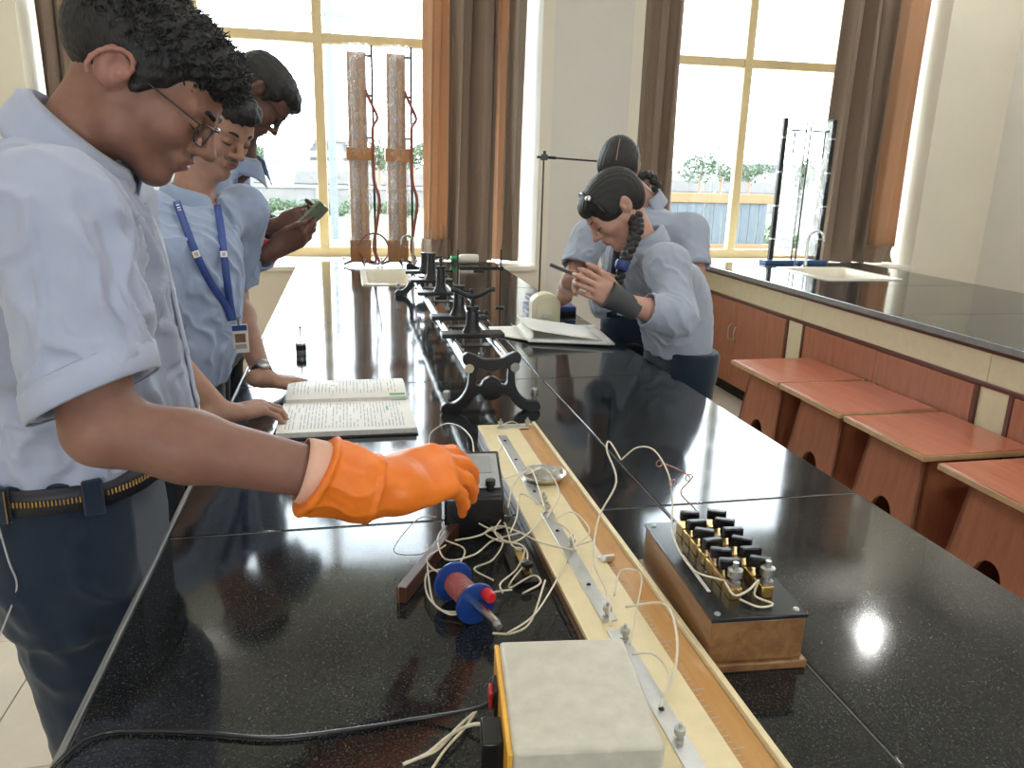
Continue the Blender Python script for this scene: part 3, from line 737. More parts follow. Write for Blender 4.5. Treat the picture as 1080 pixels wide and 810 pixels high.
# printed lines, flat print on the page
def zpage(P,s,t):
    r,c=P.shape[0]-1,P.shape[1]-1; a=s*c; b=t*r; j=min(int(a),c-1); i=min(int(b),r-1); fa=a-j; fb=b-i
    return (P[i,j]*(1-fa)*(1-fb)+P[i,j+1]*fa*(1-fb)+P[i+1,j]*(1-fa)*fb+P[i+1,j+1]*fa*fb)
def printed(P,par,cols,greens,seed):
    rg=random.Random(seed); m=MB(); up=np.array([0,0,.0005])
    for k in range(cols):
        s=.06+.88*k/cols; t=.08
        while t<.93:
            L=rg.uniform(.05,.25); e=min(t+L,.94)
            if rg.random()<.85:
                a=zpage(P,s,t)+up; b=zpage(P,s,(t+e)/2)+up; d=zpage(P,s,e)+up; w=np.array([.0011,0,0])
                m.add([a-w,a+w,b+w,d+w,d-w,b-w],[(0,1,2,5),(5,2,3,4)])
            t=e+rg.uniform(.015,.05)
    m.build('printed_lines','ink',par)
    m=MB()
    for s0,s1,t0,t1 in greens:
        g=[zpage(P,s,t)+up for s,t in ((s0,t0),(s1,t0),(s1,t1),(s0,t1))]; m.add(g,[(0,1,2,3)])
    m.build('green_mark','ink_green',par)
printed(P,near,34,[(.86,.985,.955,.995),(.80,.82,.55,.7)],3)
printed(P2,far,30,[(.86,.99,.02,.06),(.36,.40,.05,.35),(.03,.05,.05,.4)],4)

# ---------------- hooked weight
wt=thing('hooked_weight',(-.165,2.64,TZ),'small dark metal weight with an upright rod on the bare bench top','weight')
MB().lathe((-.165,2.64,TZ),[(0,0),(.016,0),(.017,.002),(.017,.040),(.015,.043),(0,.043)],24).build('body','dull_steel',wt)
MB().lathe((-.165,2.64,TZ+.018),[(.0174,0),(.0174,.018)],24).build('dark_band','black_metal',wt)
MB().cyl((-.165,2.64,TZ+.043),(-.165,2.64,TZ+.096),.0022,n=8).lathe((-.165,2.64,TZ+.09),[(0,0),(.005,.002),(.005,.008),(0,.010)],10).build('rod','dull_steel',wt)

# ---------------- papers with a curled sheet
pp=thing('notebook',(.75,2.86,TZ),'open white notebook with a curling page near the standing girls','notebook')
def quadgrid(a,b,c,d,fz,nu=14,nv=6):
    a,b,c,d=(np.array(q,float) for q in (a,b,c,d)); P=np.zeros((nv+1,nu+1,3))
    for i in range(nv+1):
        for j in range(nu+1):
            s=j/nu;t=i/nv; xy=(a*(1-s)+b*s)*(1-t)+(d*(1-s)+c*s)*t; P[i,j]=(xy[0],xy[1],TZ+fz(s,t))
    return P
MB().grid(quadgrid((.650,2.74),(.955,2.64),(.985,2.99),(.668,3.03),lambda s,t:.010+.004*s)).build('sheet_block','page',pp,solid=.008)
MB().grid(quadgrid((.540,2.90),(.660,2.76),(.672,3.03),(.555,3.05),lambda s,t:.004+.004*s)).build('lower_sheet','page',pp,solid=.004)
# curled page: tight roll at the spine then flat
c=[]
for k in range(15):
    t=k/14
    if t<.45:
        a=math.pi*(-.35+1.35*t/.45); c.append((.022*math.sin(a)-.012,.036-.022*math.cos(a)))
    else: c.append((-.012+(t-.45)/.55*.27,.058-.034*((t-.45)/.55)**.8))
Pc=np.zeros((8,len(c),3))
for i in range(8):
    s=i/7
    for j,(a,z) in enumerate(c): Pc[i,j]=(.662+.010*s+a, 2.745+.28*s-.30*max(a,0), TZ+z-.002)
MB().grid(Pc).build('curled_page','page',pp,solid=.0008)
MB().box((.83,3.06,TZ),(.90,3.12,TZ+.004),.3).build('x','yellow_paper').name='sticky_note'
tag(bpy.data.objects['sticky_note'],'small yellow paper slip behind the white notebook','paper slip')

# ---------------- cream U shaped holder, blue book, retort stand
cu_=thing('cream_ammeter',(.81,3.14,TZ),'cream plastic arched meter held by the girl behind the notebook','meter')
arch=[(-.062,0)]+[(-.062,.075)]+[(.062*-math.cos(math.pi*k/12),.085+.047*math.sin(math.pi*k/12)) for k in range(13)]+[(.062,.075),(.062,0)]
MB().prism(arch,(.81,3.135,TZ),(1,0,0),(0,0,1),(0,1,0),-.035,.035).build('housing','cream_plastic',cu_,bevel=.006)
ar2=[(a*.72,.012+b*.80) for a,b in arch]
MB().prism(ar2,(.81,3.135,TZ),(1,0,0),(0,0,1),(0,-1,0),.035,.041).build('front_panel','cream_plastic',cu_,bevel=.002)
MB().box((.79,3.088,TZ+.03),(.83,3.0945,TZ+.05)).build('label_plate','page_edge',cu_)
MB().cyl((.755,3.11,TZ+.02),(.735,3.11,TZ+.02),.008,n=12).build('terminal','black_plastic',cu_)
bb=thing('blue_case',(.89,3.36,TZ),'dark blue flat case lying behind the cream meter','case')
MB().box((.78,3.29,TZ),(1.0,3.44,TZ+.022),math.radians(-3)).build('base','black_plastic',bb,bevel=.003)
MB().box((.78,3.29,TZ+.022),(1.0,3.44,TZ+.042),math.radians(-3)).build('lid','blue_cover',bb,bevel=.003)
rs=thing('retort_stand',(.955,3.80,TZ),'tall thin retort stand with a horizontal clamp rod, left of the girls','stand')
MB().box((.89,3.70,TZ),(1.005,3.86,TZ+.014)).build('base','black_metal',rs,bevel=.003)
MB().cyl((.950,3.80,TZ+.014),(.950,3.80,TZ+.72),.0045,n=10).build('rod','black_metal',rs)
bz=TZ+.690
bo=MB().box((.933,3.785,bz-.014),(.967,3.815,bz+.014)).build('boss_head','black_metal',rs,bevel=.003)
MB().cyl((.95,3.775,bz+.012),(.95,3.775,bz+.03),.004,n=8).cyl((.935,3.80,bz),(.915,3.80,bz),.006,n=10).build('screw','black_metal',bo)
MB().cyl((.962,3.80,bz),(1.24,3.80,bz-.012),.0045,n=10).cyl((.962,3.80,bz),(1.01,3.80,bz-.002),.0075,n=10).build('clamp_rod','black_metal',rs)

# ---------------- resonance tubes by the window
def resonance(x,y,label):
    o=thing('resonance_tube',(x,y,TZ),label,'resonance tube','plastic wrapped resonance tubes at the far end')
    MB().box((x-.058,y-.002,TZ+.04),(x+.058,y+.016,TZ+1.30)).build('back_board','board_wood',o,bevel=.002)
    MB().cyl((x-.018,y-.024,TZ+.06),(x-.018,y-.024,TZ+1.27),.022,n=16).build('glass_tube','plastic_wrap',o)
    MB().box((x+.012,y-.008,TZ+.09),(x+.034,y-.003,TZ+1.20)).build('scale','scale_wood',o)
    MB().cyl((x+.094,y,TZ+.02),(x+.094,y,TZ+1.34),.0075,n=10).build('support_rod','black_metal',o)
    for z in (1.05,.80,1.28): MB().obox((x+.05,y,TZ+z),(x+.10,y,TZ+z),.012,.014).build('rod_clip','black_metal',o)
    # plastic film around the upper part
    def wrap(z0,z1,w,d,seed):
        rg=random.Random(seed); NZ=10; out=[]
        for i in range(NZ+1):
            t=i/NZ; row=[]
            for k in range(17):
                a=2*math.pi*k/16; f=1+.10*math.sin(k*2.3+i*1.7+seed)+.05*rg.uniform(-1,1)*(k<16)
                sx=math.copysign(abs(math.cos(a))**.5,math.cos(a)); sy=math.copysign(abs(math.sin(a))**.5,math.sin(a))
                row.append((x+w*sx*f,y-.008+d*sy*f,TZ+z0+(z1-z0)*t))
            row[-1]=row[0]; out.append(row)
        return out
    MB().grid(wrap(1.14,1.345,.080,.050,1)).build('film','plastic_wrap',o,ang=0)
    MB().grid(wrap(.70,1.15,.068,.044,2)).build('film','plastic_wrap',o,ang=0)
    MB().grid(wrap(.12,.71,.070,.042,3)).build('film','plastic_wrap',o,ang=0)
    MB().box((x-.076,y-.050,TZ+.66),(x+.100,y+.022,TZ+.74)).build('tape_band','tape_brown',o,bevel=.006)
    MB().box((x-.068,y-.046,TZ+.03),(x+.064,y+.022,TZ+.17)).build('lower_clamp','board_wood',o,bevel=.004)
    MB().tube([(x+.05,y-.04,TZ+1.08),(x+.085,y-.05,TZ+1.0),(x+.120,y-.04,TZ+.92),(x+.09,y-.055,TZ+.86),(x+.09,y-.06,TZ+.74),(x+.090,y-.055,TZ+.55),(x+.122,y-.05,TZ+.42),(x+.10,y-.05,TZ+.25),(x+.082,y-.055,TZ+.12),(x+.115,y-.06,TZ+.03)],.010,8,5).build('hose','hose_red',o)
    for k in range(3):
        a=math.radians((190,-10,-80)[k]); e=(x+.112*math.cos(a),y+.10*math.sin(a)-.01,TZ+.012)
        lg=MB().tube([(x,y,TZ+.034),(x+.06*math.cos(a),y+.05*math.sin(a),TZ+.030),e],[.012,.010,.007],8,4).build('foot','black_metal',o)
        MB().cyl((e[0],e[1],TZ),(e[0],e[1],TZ+.055),.004,n=8).lathe((e[0],e[1],TZ+.045),[(0,0),(.008,0),(.008,.012),(0,.012)],10).build('levelling_screw','dull_steel',lg)
    return o
r1=resonance(.085,5.16,'left one of the two tall resonance tubes wrapped in plastic film by the window')
r2=resonance(.325,5.16,'right one of the two tall resonance tubes wrapped in plastic film, beside the brown curtain')
cl=[(.165+.095*math.cos(a)+.0,5.10+.02*math.sin(a*2),TZ+.115+.098*math.sin(a)) for a in np.linspace(math.pi*.9,-math.pi*.95,18)]
o=MB().tube([(.115,5.10,TZ+.02)]+cl[::-1]+[(.08,5.10,TZ+.16)],.006,8,2).build('rubber_hose','hose_red'); tag(o,'loop of thin dark red rubber hose beside the left resonance tube','hose')
# tap at the left sink
def tap(x,y,label,turn=0,s=1.):
    o=thing('tap',(x,y,TZ),label,'tap',rz=turn)
    MB().lathe((0,0,0),[(0,0),(.026*s,0),(.026*s,.008),(.016*s,.012),(.015*s,.05*s),(0,.05*s)],16).build('base','steel',o,world=False)
    MB().tube([(0,0,.04*s),(0,0,.20*s),(0,-.012*s,.25*s),(0,-.055*s,.275*s),(0,-.10*s,.255*s),(0,-.112*s,.20*s)],.0105*s,10,5).build('spout','steel',o,world=False)
    k=MB().cyl((.012*s,0,.05*s),(.05*s,0,.05*s),.009*s,n=12).build('valve','steel',o,world=False)
    MB().box((.045*s,-.006,.035*s),(.057*s,.006,.075*s)).build('lever','steel',k,bevel=.002,world=False)
    return o
tap(.415,5.06,'steel swan neck tap behind the optical bench near the far window',-1.2,.75)
tap(3.27,5.10,'steel swan neck tap beside the black framed apparatus on the right bench',math.radians(60),.95)
# bottle lying on its side
bt=thing('squeeze_bottle',(.76,5.27,TZ),'white squeeze bottle with a green cap lying under the brown curtain','bottle')
MB().lathe((.735,5.27,TZ+.033),[(0,0),(.016,0),(.030,.015),(.033,.03),(.033,.13),(.028,.142),(0,.142)],20,(1,.05,0)).build('body','ceramic',bt)
MB().lathe((.735,5.27,TZ+.033),[(0,0),(.018,0),(.020,.01),(.020,.045),(.010,.05),(0,.05)],16,(-1,-.05,0)).build('cap','green_plastic',bt)
# thin needle stand near the far end
for k,(x,y,h) in enumerate(((.47,4.45,.24),(.56,4.62,.30))):
    n_=thing('needle_stand',(x,y,TZ),('short' if k==0 else 'tall')+' thin black needle stand behind the far end of the optical bench','stand')
    MB().lathe((x,y,TZ),[(0,0),(.03,0),(.03,.008),(.012,.014),(.010,.06),(0,.06)],16).build('base','black_metal',n_)
    MB().cyl((x,y,TZ+.05),(x,y,TZ+h),.003,.0015,n=8).build('needle','black_metal',n_)

# ---------------- framed apparatus on the right bench
def frame_app(xp,xr,y,label,base):
    o=thing('framed_apparatus',((xp+xr)/2,y,TZ),label,'apparatus','plastic wrapped framed apparatus on the right bench')
    s=1 if xr>xp else -1; H=1.04
    MB().box((xp-.016,y-.016,TZ+.03),(xp+.016,y+.016,TZ+H)).build('post','black_metal',o,bevel=.003)
    for z in (.18,.42,.66,.9): MB().box((xp-.018,y-.018,TZ+z),(xp+.018,y+.018,TZ+z+.012)).build('post_band','dull_steel',o)
    MB().cyl((xr,y,TZ+.03),(xr,y,TZ+H-.02),.006,n=10).build('rod','black_metal',o)
    MB().box((min(xp,xr),y-.012,TZ+H-.006),(max(xp,xr),y+.012,TZ+H)).build('top_bar','dull_steel',o)
    NZ=12; P=np.zeros((NZ+1,9,3))
    for sgn,nm in ((-1,'front_film'),(1,'rear_film')):
        for i in range(NZ+1):
            for j in range(9):
                P[i,j]=(xp+(xr-xp)*j/8, y+sgn*(.014+.006*math.sin(i*1.9+j*1.1)), TZ+.06+(H-.07)*i/NZ)
        MB().grid(P).build(nm,'plastic_wrap',o,ang=0)
    xm=xp+(xr-xp)*.42
    h=MB().obox((xm-s*.03,y-.022,TZ+H-.085),(xr+s*.0,y-.022,TZ+H-.085),.008,.010).build('hook_arm','black_metal',o)
    MB().cyl((xm-s*.0,y-.022,TZ+H-.085),(xm,y-.022,TZ+H-.27),.005,n=8).build('hook_rod','black_metal',h)
    MB().box((min(xp,xr)-.06*(s>0)-.0,y-.05,TZ),(max(xp,xr)+.06*(s<0),y+.05,TZ+.03)).build('base','base_blue',o,bevel=.004)
    return o
frame_app(3.10,3.275,5.30,'left black framed apparatus in clear film on the right bench','b')
frame_app(3.49,3.31,5.30,'right black framed apparatus in clear film, next to the wide curtain','b')

# ---------------- wires and cables
def wire(name,pts,r,mat,label,cat='wire',group='loose wires on the bench',sub=6):
    o=MB().tube(pts,r,6,sub).build(name,mat,None,ang=0); return tag(o,label,cat,group)
Zt=TZ+.004
def z_(px,py,z): return tuple(onZ(px,py,z))
wire('connecting_wire',[z_(548,640,TZ+.09),z_(527,660,.89)] if False else [z_(575,612,.915),z_(560,655,.90),z_(540,668,.90),z_(520,668,.92)],.0016,'wire_white','white wire from the metre bridge to the spool shaft')
wire('connecting_wire',[z_(660,640,BZ+.02),z_(700,637,.95),z_(713,665,.95),z_(712,705,.935),z_(696,745,BZ+.01)],.0018,'wire_white','white wire curving down over the metre bridge scale to the near terminal')
wire('connecting_wire',[z_(644,660,BZ+.015),z_(640,625,.925),z_(626,590,.93),z_(632,545,.95),z_(650,508,1.0),z_(640,475,1.04),z_(643,466,1.05),z_(655,485,1.03)],.0017,'wire_white','white wire rising in a tall loop left of the resistance box')
wire('connecting_wire',[z_(655,485,1.03),z_(672,472,1.06),z_(690,475,1.06),z_(705,500,1.04),z_(709,530,1.0),z_(710,565,.985),z_(730,600,.985),z_(762,612,.985)],.0014,'wire_white','thin wire arching over to the left row of plugs on the resistance box')
wire('connecting_wire',[z_(697,488,1.05),z_(715,495,1.04),z_(728,505,1.03),z_(718,520,1.02),z_(735,540,.995),z_(743,570,.99),z_(755,600,.985),z_(780,625,.98)],.0011,'wire_copper','thin bare copper wire looping down to the right row of plugs')
for k,(x,y) in enumerate(((696,489),(727,504),(710,510))):
    c=onZ(x,y,1.035); 
    wire('wire_curl',[c+np.array([.006*math.cos(a),.002*a/6,.006*math.sin(a)]) for a in np.linspace(0,6.5,9)],.0009,'wire_copper','tiny curled copper wire end above the resistance box, '+('leftmost','rightmost','lowest')[k]+' of three',sub=3)
wire('connecting_wire',[z_(648,628,.93),z_(655,602,.94),z_(676,606,.95),z_(672,640,.93),z_(665,680,BZ+.015)],.0013,'wire_white','kinked white wire between two terminals in the middle of the metre bridge')
wire('connecting_wire',[z_(765,615,.99),z_(775,628,.985),z_(790,622,.98),z_(800,612,.985),z_(796,628,.965),z_(815,637,.962),z_(800,640,.962),z_(780,632,.965)],.0016,'wire_white','white wire wound around the near terminals of the resistance box')
# tangle between spool and bridge
wire('connecting_wire',[z_(452,470,.886),z_(455,456,.90),z_(470,447,.93),z_(485,450,.955),z_(497,462,.98),z_(500,478,.995)],.0015,'wire_white','white wire arching behind the orange glove')
tang=[
 ([(604,580),(570,572),(545,560),(525,555),(505,565),(480,570)],.905,'white wire running from the bridge to the wooden bar'),
 ([(604,578),(588,610),(570,640),(556,655),(535,668)],.905,'white wire sagging from the bridge strip past the spool'),
 ([(450,575),(452,610),(460,640),(485,645),(500,635),(520,625),(540,622)],.892,'white wire curving around the blue spool'),
 ([(468,600),(450,605),(452,630),(475,648),(497,640)],.892,'white wire end tucked beside the dark wooden bar'),
 ([(507,565),(530,550),(540,575),(553,580),(545,600),(528,615),(530,625)],.90,'white wire twisting right of the spool'),
 ([(530,556),(512,562),(525,570),(550,575),(556,590),(540,612),(538,620),(562,607),(570,615),(551,626)],.893,'white wire folded back behind the spool flange'),
 ([(460,545),(440,548),(415,580),(440,585),(455,578),(470,560)],.92,'thin wire loop left of the dark wooden bar'),
 ([(470,570),(490,580),(480,600),(465,605),(450,590),(470,575)],.905,'small wire loop over the wooden bar'),
 ([(578,540),(560,525),(548,522),(545,545),(538,562)],.93,'white wire from the dish side terminal down to the tangle'),
 ([(575,538),(563,500),(556,496),(541,512),(536,535)],.945,'white wire arching over the steel dish'),
 ([(577,545),(590,520),(575,495),(555,500)],.94,'white wire crossing the steel dish to the rear terminal'),
 ([(578,545),(600,560),(607,580),(610,575),(625,570)],.925,'white wire along the middle metal strip'),
 ([(530,470),(520,490),(528,505),(560,495)],.925,'white wire over the far end of the metre bridge'),
 ([(478,548),(462,566),(470,590),(500,585),(520,570),(548,562)],.90,'white wire looping from under the glove towards the bridge'),
 ([(530,545),(522,562),(540,572),(560,560),(572,545)],.91,'short white wire arch beside the tapping key'),
 ([(505,552),(530,568),(520,590),(500,600),(520,612)],.897,'white wire curl between the key and the spool'),
 ([(604,578),(622,560),(604,540),(585,548)],.93,'short white loop above the middle terminal of the bridge'),
 ([(666,690),(690,690),(706,712),(700,735)],.925,'thin white wire at the near end strip of the bridge')]
for k,(p,z,lb) in enumerate(tang):
    rg=random.Random(k); wire('connecting_wire',[z_(a,b,z+rg.uniform(-.004,.012)) for a,b in p],.0015 if k!=6 else .0009,'wire_white' if k!=6 else 'cable_grey',lb)
# white leads at the power supply, mains cable
wire('supply_lead',[z_(527,766,.945),z_(500,764,.93),z_(475,775,.90),z_(450,795,.887),z_(425,806,.887),z_(440,800,.887),z_(462,790,.887),z_(482,768,.887),z_(500,752,.887)],.0021,'wire_white','white lead looping from the yellow front panel of the power supply')
wire('supply_lead',[z_(455,812,.885),z_(470,790,.887),z_(490,768,.888),z_(502,750,.886)],.0018,'wire_white','second white lead lying beside the power supply')
wire('mains_cable',[z_(528,734,.925),z_(500,748,.90),z_(440,758,.884),z_(380,768,.884),z_(290,778,.884),z_(215,773,.884),z_(150,771,.884),z_(110,773,.884),z_(80,787,.885)]+[(-.326,.735,.875),(-.335,.70,.80),(-.34,.66,.62)],.0025,'cable_black','black mains cable running from the power supply over the bench edge',cat='cable')
# power strip of reflections is light, not an object: nothing here

# ---------------- exterior beyond the windows
plain('grass_far',(.065,.080,.032),.9,var=.35,scale=.6); plain('foliage',(.075,.105,.062),.9,var=.3,scale=1.5)
plain('masonry',(.15,.14,.135),.9,var=.15,scale=1.2); plain('masonry_pale',(.20,.19,.18),.9,var=.08,scale=.8)
plain('concrete',(.13,.14,.145),.9,var=.1); plain('fence_blue',(.055,.068,.080),.6,var=.2,scale=8); plain('beam_orange',(.17,.085,.028),.6,var=.1)
plain('win_dark',(.07,.075,.085),.3)
GZ=-1.1
g=MB().box((-160,6.6,GZ-.3),(260,420,GZ)).build('ground','grass_far'); tag(g,None,None,kind='structure')
w=thing('boundary_wall',(20,56,GZ),'long pale boundary wall across the grass outside the windows','wall')
MB().box((-60,55.8,GZ),(110,56.2,GZ+1.15)).build('wall_body','masonry',w)
MB().box((-60,55.7,GZ+1.15),(110,56.3,GZ+1.35)).build('coping','masonry_pale',w)
for k in range(30): MB().box((-58+k*5.6,55.6,GZ),(-57.6+k*5.6,55.8,GZ+1.2)).build('pilaster','masonry_pale',w)
e=thing('earth_bank',(10,116,GZ),'pale embankment with terraces behind the boundary wall','bank')
for i,(y,z) in enumerate(((116,2.2),(121,3.0),(126,3.4))): MB().box((-90,y,GZ),(150,y+6,GZ+z)).build('terrace','masonry_pale' if i%2 else 'masonry',e,bevel=.3)
def building(x,y,wd,ht,fl,label):
    b=thing('building',(x,y,GZ),label,'building')
    MB().box((x-wd/2,y,GZ),(x+wd/2,y+8,GZ+ht)).build('wall','masonry_pale',b)
    MB().box((x-wd/2-.3,y-.3,GZ+ht),(x+wd/2+.3,y+8.3,GZ+ht+.4)).build('roof_parapet','masonry',b)
    for f in range(fl):
        z=GZ+ht*(f+.35)/fl; nw=max(2,int(wd/2.6))
        for k in range(nw):
            xx=x-wd/2+wd*(k+.5)/nw
            q=MB().box((xx-.55,y-.08,z),(xx+.55,y+.02,z+ht/fl*.45)).build('window','win_dark',b)
            MB().box((xx-.7,y-.5,z+ht/fl*.47),(xx+.7,y,z+ht/fl*.47+.12)).build('sunshade','masonry',q)
p=onY(322,185,140); building(p[0]+1.5,140,14,6.6,3,'pale three storey building far beyond the left window')
p=onY(790,185,150); building(p[0]+8,150,14,5.0,2,'low pale building far beyond the right window')
def pole(x,y,h,r,label,arms=2):
    o=thing('utility_pole',(x,y,GZ),label,'pole','utility poles beyond the windows')
    MB().cyl((x,y,GZ),(x,y,GZ+h),r,r*.7,n=10).build('shaft','concrete',o)
    for k in range(arms): 
        z=GZ+h-.5-k*.9; a=MB().obox((x-.9,y,z),(x+.9,y,z),.12,.12).build('cross_arm','concrete',o)
        for s in (-.8,-.3,.3,.8): MB().cyl((x+s,y,z+.06),(x+s,y,z+.3),.06,n=8).build('insulator','masonry_pale',a)
p=onY(352,200,30); pole(p[0],30,8.2,.16,'thick grey utility pole seen beside the left resonance tube')
p=onY(266,200,45); pole(p[0],45,6.2,.09,'thin utility pole seen between the two boys',1)
p=onY(307,200,60); pole(p[0],60,6.4,.07,'slim distant pole left of the window mullion',1)
p=onY(754,200,50); pole(p[0],50,5.0,.09,'slim utility pole beyond the right window',1)
def leaves(rg,clumps,n,sz):
    m=MB()
    for k in range(n):
        cx,cy,cz,r=clumps[k%len(clumps)]; d=nv3(rg); rr=r*rg.uniform(.55,1.05); c=np.array((cx,cy,cz))+d*rr*np.array((1,1,.8))
        u=nv3(rg); w=np.cross(u,nv3(rg)); w/=np.linalg.norm(w)+1e-6; e=sz*rg.uniform(.6,1.3); t=np.cross(u,w)*e*.12
        m.add([c-u*e,c-w*e*.5+t,c+u*e,c+w*e*.5+t],[(0,1,2,3)])
    return m
def nv3(rg):
    q=np.array((rg.gauss(0,1),rg.gauss(0,1),rg.gauss(0,1))); return q/(np.linalg.norm(q)+1e-9)
def tree(x,y,h,rx,seed,label):
    rg=random.Random(seed); o=thing('tree',(x,y,GZ),label,'tree','trees beyond the windows')
    MB().cyl((x,y,GZ),(x,y,GZ+h*.5),.22,.12,n=8).build('trunk','teak',o)
    leaves(rg,[(x+rx*.55*math.cos(a)*q,y+rx*.45*math.sin(a)*q,GZ+h*(.52+.30*rg.random()),rx*rg.uniform(.30,.52)) for a,q in ((rg.uniform(0,6.28),rg.random()**.5) for _ in range(11))],950,.20).build('crown','foliage',o,smooth=False)
for k,(px,y,h,rx,lb) in enumerate(((282,75,4.6,2.0,'round green tree between the two poles in the left window'),(262,85,5.2,2.2,'green tree beside the second boy in the left window'),(246,95,5.0,2.4,'green tree peeking past the faces of the boys'),(400,70,5.5,2.6,'leafy tree seen between the two resonance tubes'),(436,78,5.6,2.4,'leafy tree beside the brown curtain in the left window'),
   (738,80,5.4,3.2,'dark green tree at the left of the right window'),(790,95,5.0,3.0,'green tree behind the framed apparatus'),(760,105,5.2,3.0,'distant green tree in the middle of the right window'),(850,60,4.6,2.2,'bushy tree seen through the framed apparatus'))):
    p=onY(px,195,y); tree(p[0],y,h,rx,k+5,lb)
sc=thing('sheet_fence',(9.5,16.5,GZ),'blue grey sheet fence with orange rails outside the right window','fence')
x0=onY(700,230,16.5)[0]; x1=onY(812,230,16.5)[0]; zt=onY(765,206,16.5)[2]; zb=onY(765,260,16.5)[2]
MB().box((x0-3,16.42,zt-.17),(x1,16.58,zt+.04)).build('top_rail','beam_orange',sc,bevel=.01)
MB().box((x0-3,16.42,zb-.12),(x1,16.58,zb+.06)).build('bottom_rail','beam_orange',sc,bevel=.01)
n=int((x1-x0+3)/.22)
for k in range(n): MB().box((x0-3+k*.22+.01,16.47,zb+.06),(x0-3+k*.22+.205,16.50+.02*(k%2),zt-.17)).build('corrugated_sheet','fence_blue',sc)
for k in range(4): MB().box((x0-2.5+k*1.6,16.5,GZ),(x0-2.4+k*1.6,16.6,zb)).build('post','concrete',sc)
bs=MB()
rg=random.Random(3)
for k,(px,y) in enumerate(((250,44),(266,47),(282,43),(298,46),(314,44),(330,47),(352,44),(366,47),(384,44),(404,47),(430,44),(812,22),(838,24),(862,21))):
    p=onY(px,225,y); o=leaves(rg,[(p[0]+rg.uniform(-.35,.35),y+rg.uniform(-.4,.4),GZ+rg.uniform(.15,.6 if k<11 else .9),rg.uniform(.25,.42)) for _ in range(7)],420,.11)
    q=o.build('shrub','foliage',None,smooth=False); tag(q,('first','second','third','fourth','fifth','sixth','seventh','eighth','ninth','tenth','eleventh')[k%11]+' low green shrub from the left outside the '+('left' if k<11 else 'right')+' window','shrub','shrubs outside the '+('left' if k<11 else 'right')+' window')
# ================================================================== PEOPLE: bodies grown as one smooth implicit surface
def nv(a):
    a=np.array(a,float); return a/np.linalg.norm(a)
def V(*a): return np.array(a,float)
def rc(a,b,ra,rb):
    a=np.array(a,float); b=np.array(b,float); ab=b-a; L=float(ab@ab)+1e-12
    def f(P):
        pa=P-a; t=np.clip((pa@ab)/L,0,1); q=pa-t[:,None]*ab
        return np.sqrt((q*q).sum(1))-(ra+(rb-ra)*t)
    return f
def ell(c,r,M=None):
    """ellipsoid with radii r along the columns of M"""
    c=np.array(c,float); r=np.array(r,float)
    def f(P):
        q=P-c
        if M is not None: q=q@M
        k0=np.sqrt(((q/r)**2).sum(1)); k1=np.sqrt(((q/(r*r))**2).sum(1))+1e-9
        return np.where(k0<1e-3, -r.min(), k0*(k0-1)/k1)
    return f
def plane(c,n):
    c=np.array(c,float); n=nv(n)
    return lambda P:(P-c)@n
def rbox(c,h,M=None,r=.004):
    c=np.array(c,float); h=np.array(h,float)-r
    def f(P):
        q=P-c
        if M is not None: q=q@M
        q=np.abs(q)-h; return np.sqrt((np.maximum(q,0)**2).sum(1))+np.minimum(q.max(1),0)-r
    return f
def loft(secs,ex=2.3):
    """sections (z, cx, cy, half width, half depth, yaw of the width axis) stacked upward; closed at both ends"""
    S=np.array(secs,float); zz=np.linspace(S[0,0],S[-1,0],60)
    t=np.interp(zz,S[:,0],np.arange(len(S))); C=[]
    for k in range(1,6):
        p=np.concatenate([[2*S[0,k]-S[1,k]],S[:,k],[2*S[-1,k]-S[-2,k]]]); out=[]
        for q in t:
            i=min(int(q),len(S)-2); u=q-i; a,b,c,d=p[i:i+4]
            m=.5*((2*b)+(-a+c)*u+(2*a-5*b+4*c-d)*u*u+(-a+3*b-3*c+d)*u**3); out.append(m)
        C.append(np.array(out))
    def f(P):
        z=np.clip(P[:,2],zz[0],zz[-1]); v=[np.interp(z,zz,c) for c in C]
        dx=P[:,0]-v[0]; dy=P[:,1]-v[1]; ca=np.cos(v[4]); sa=np.sin(v[4])
        u=np.abs(dx*ca+dy*sa)/v[2]; w=np.abs(-dx*sa+dy*ca)/v[3]
        k=(u**ex+w**ex)**(1/ex); d=(k-1)*np.minimum(v[2],v[3])*1.0
        dz=np.abs(P[:,2]-(zz[0]+zz[-1])/2)-(zz[-1]-zz[0])/2
        return np.maximum(d,dz)
    return f
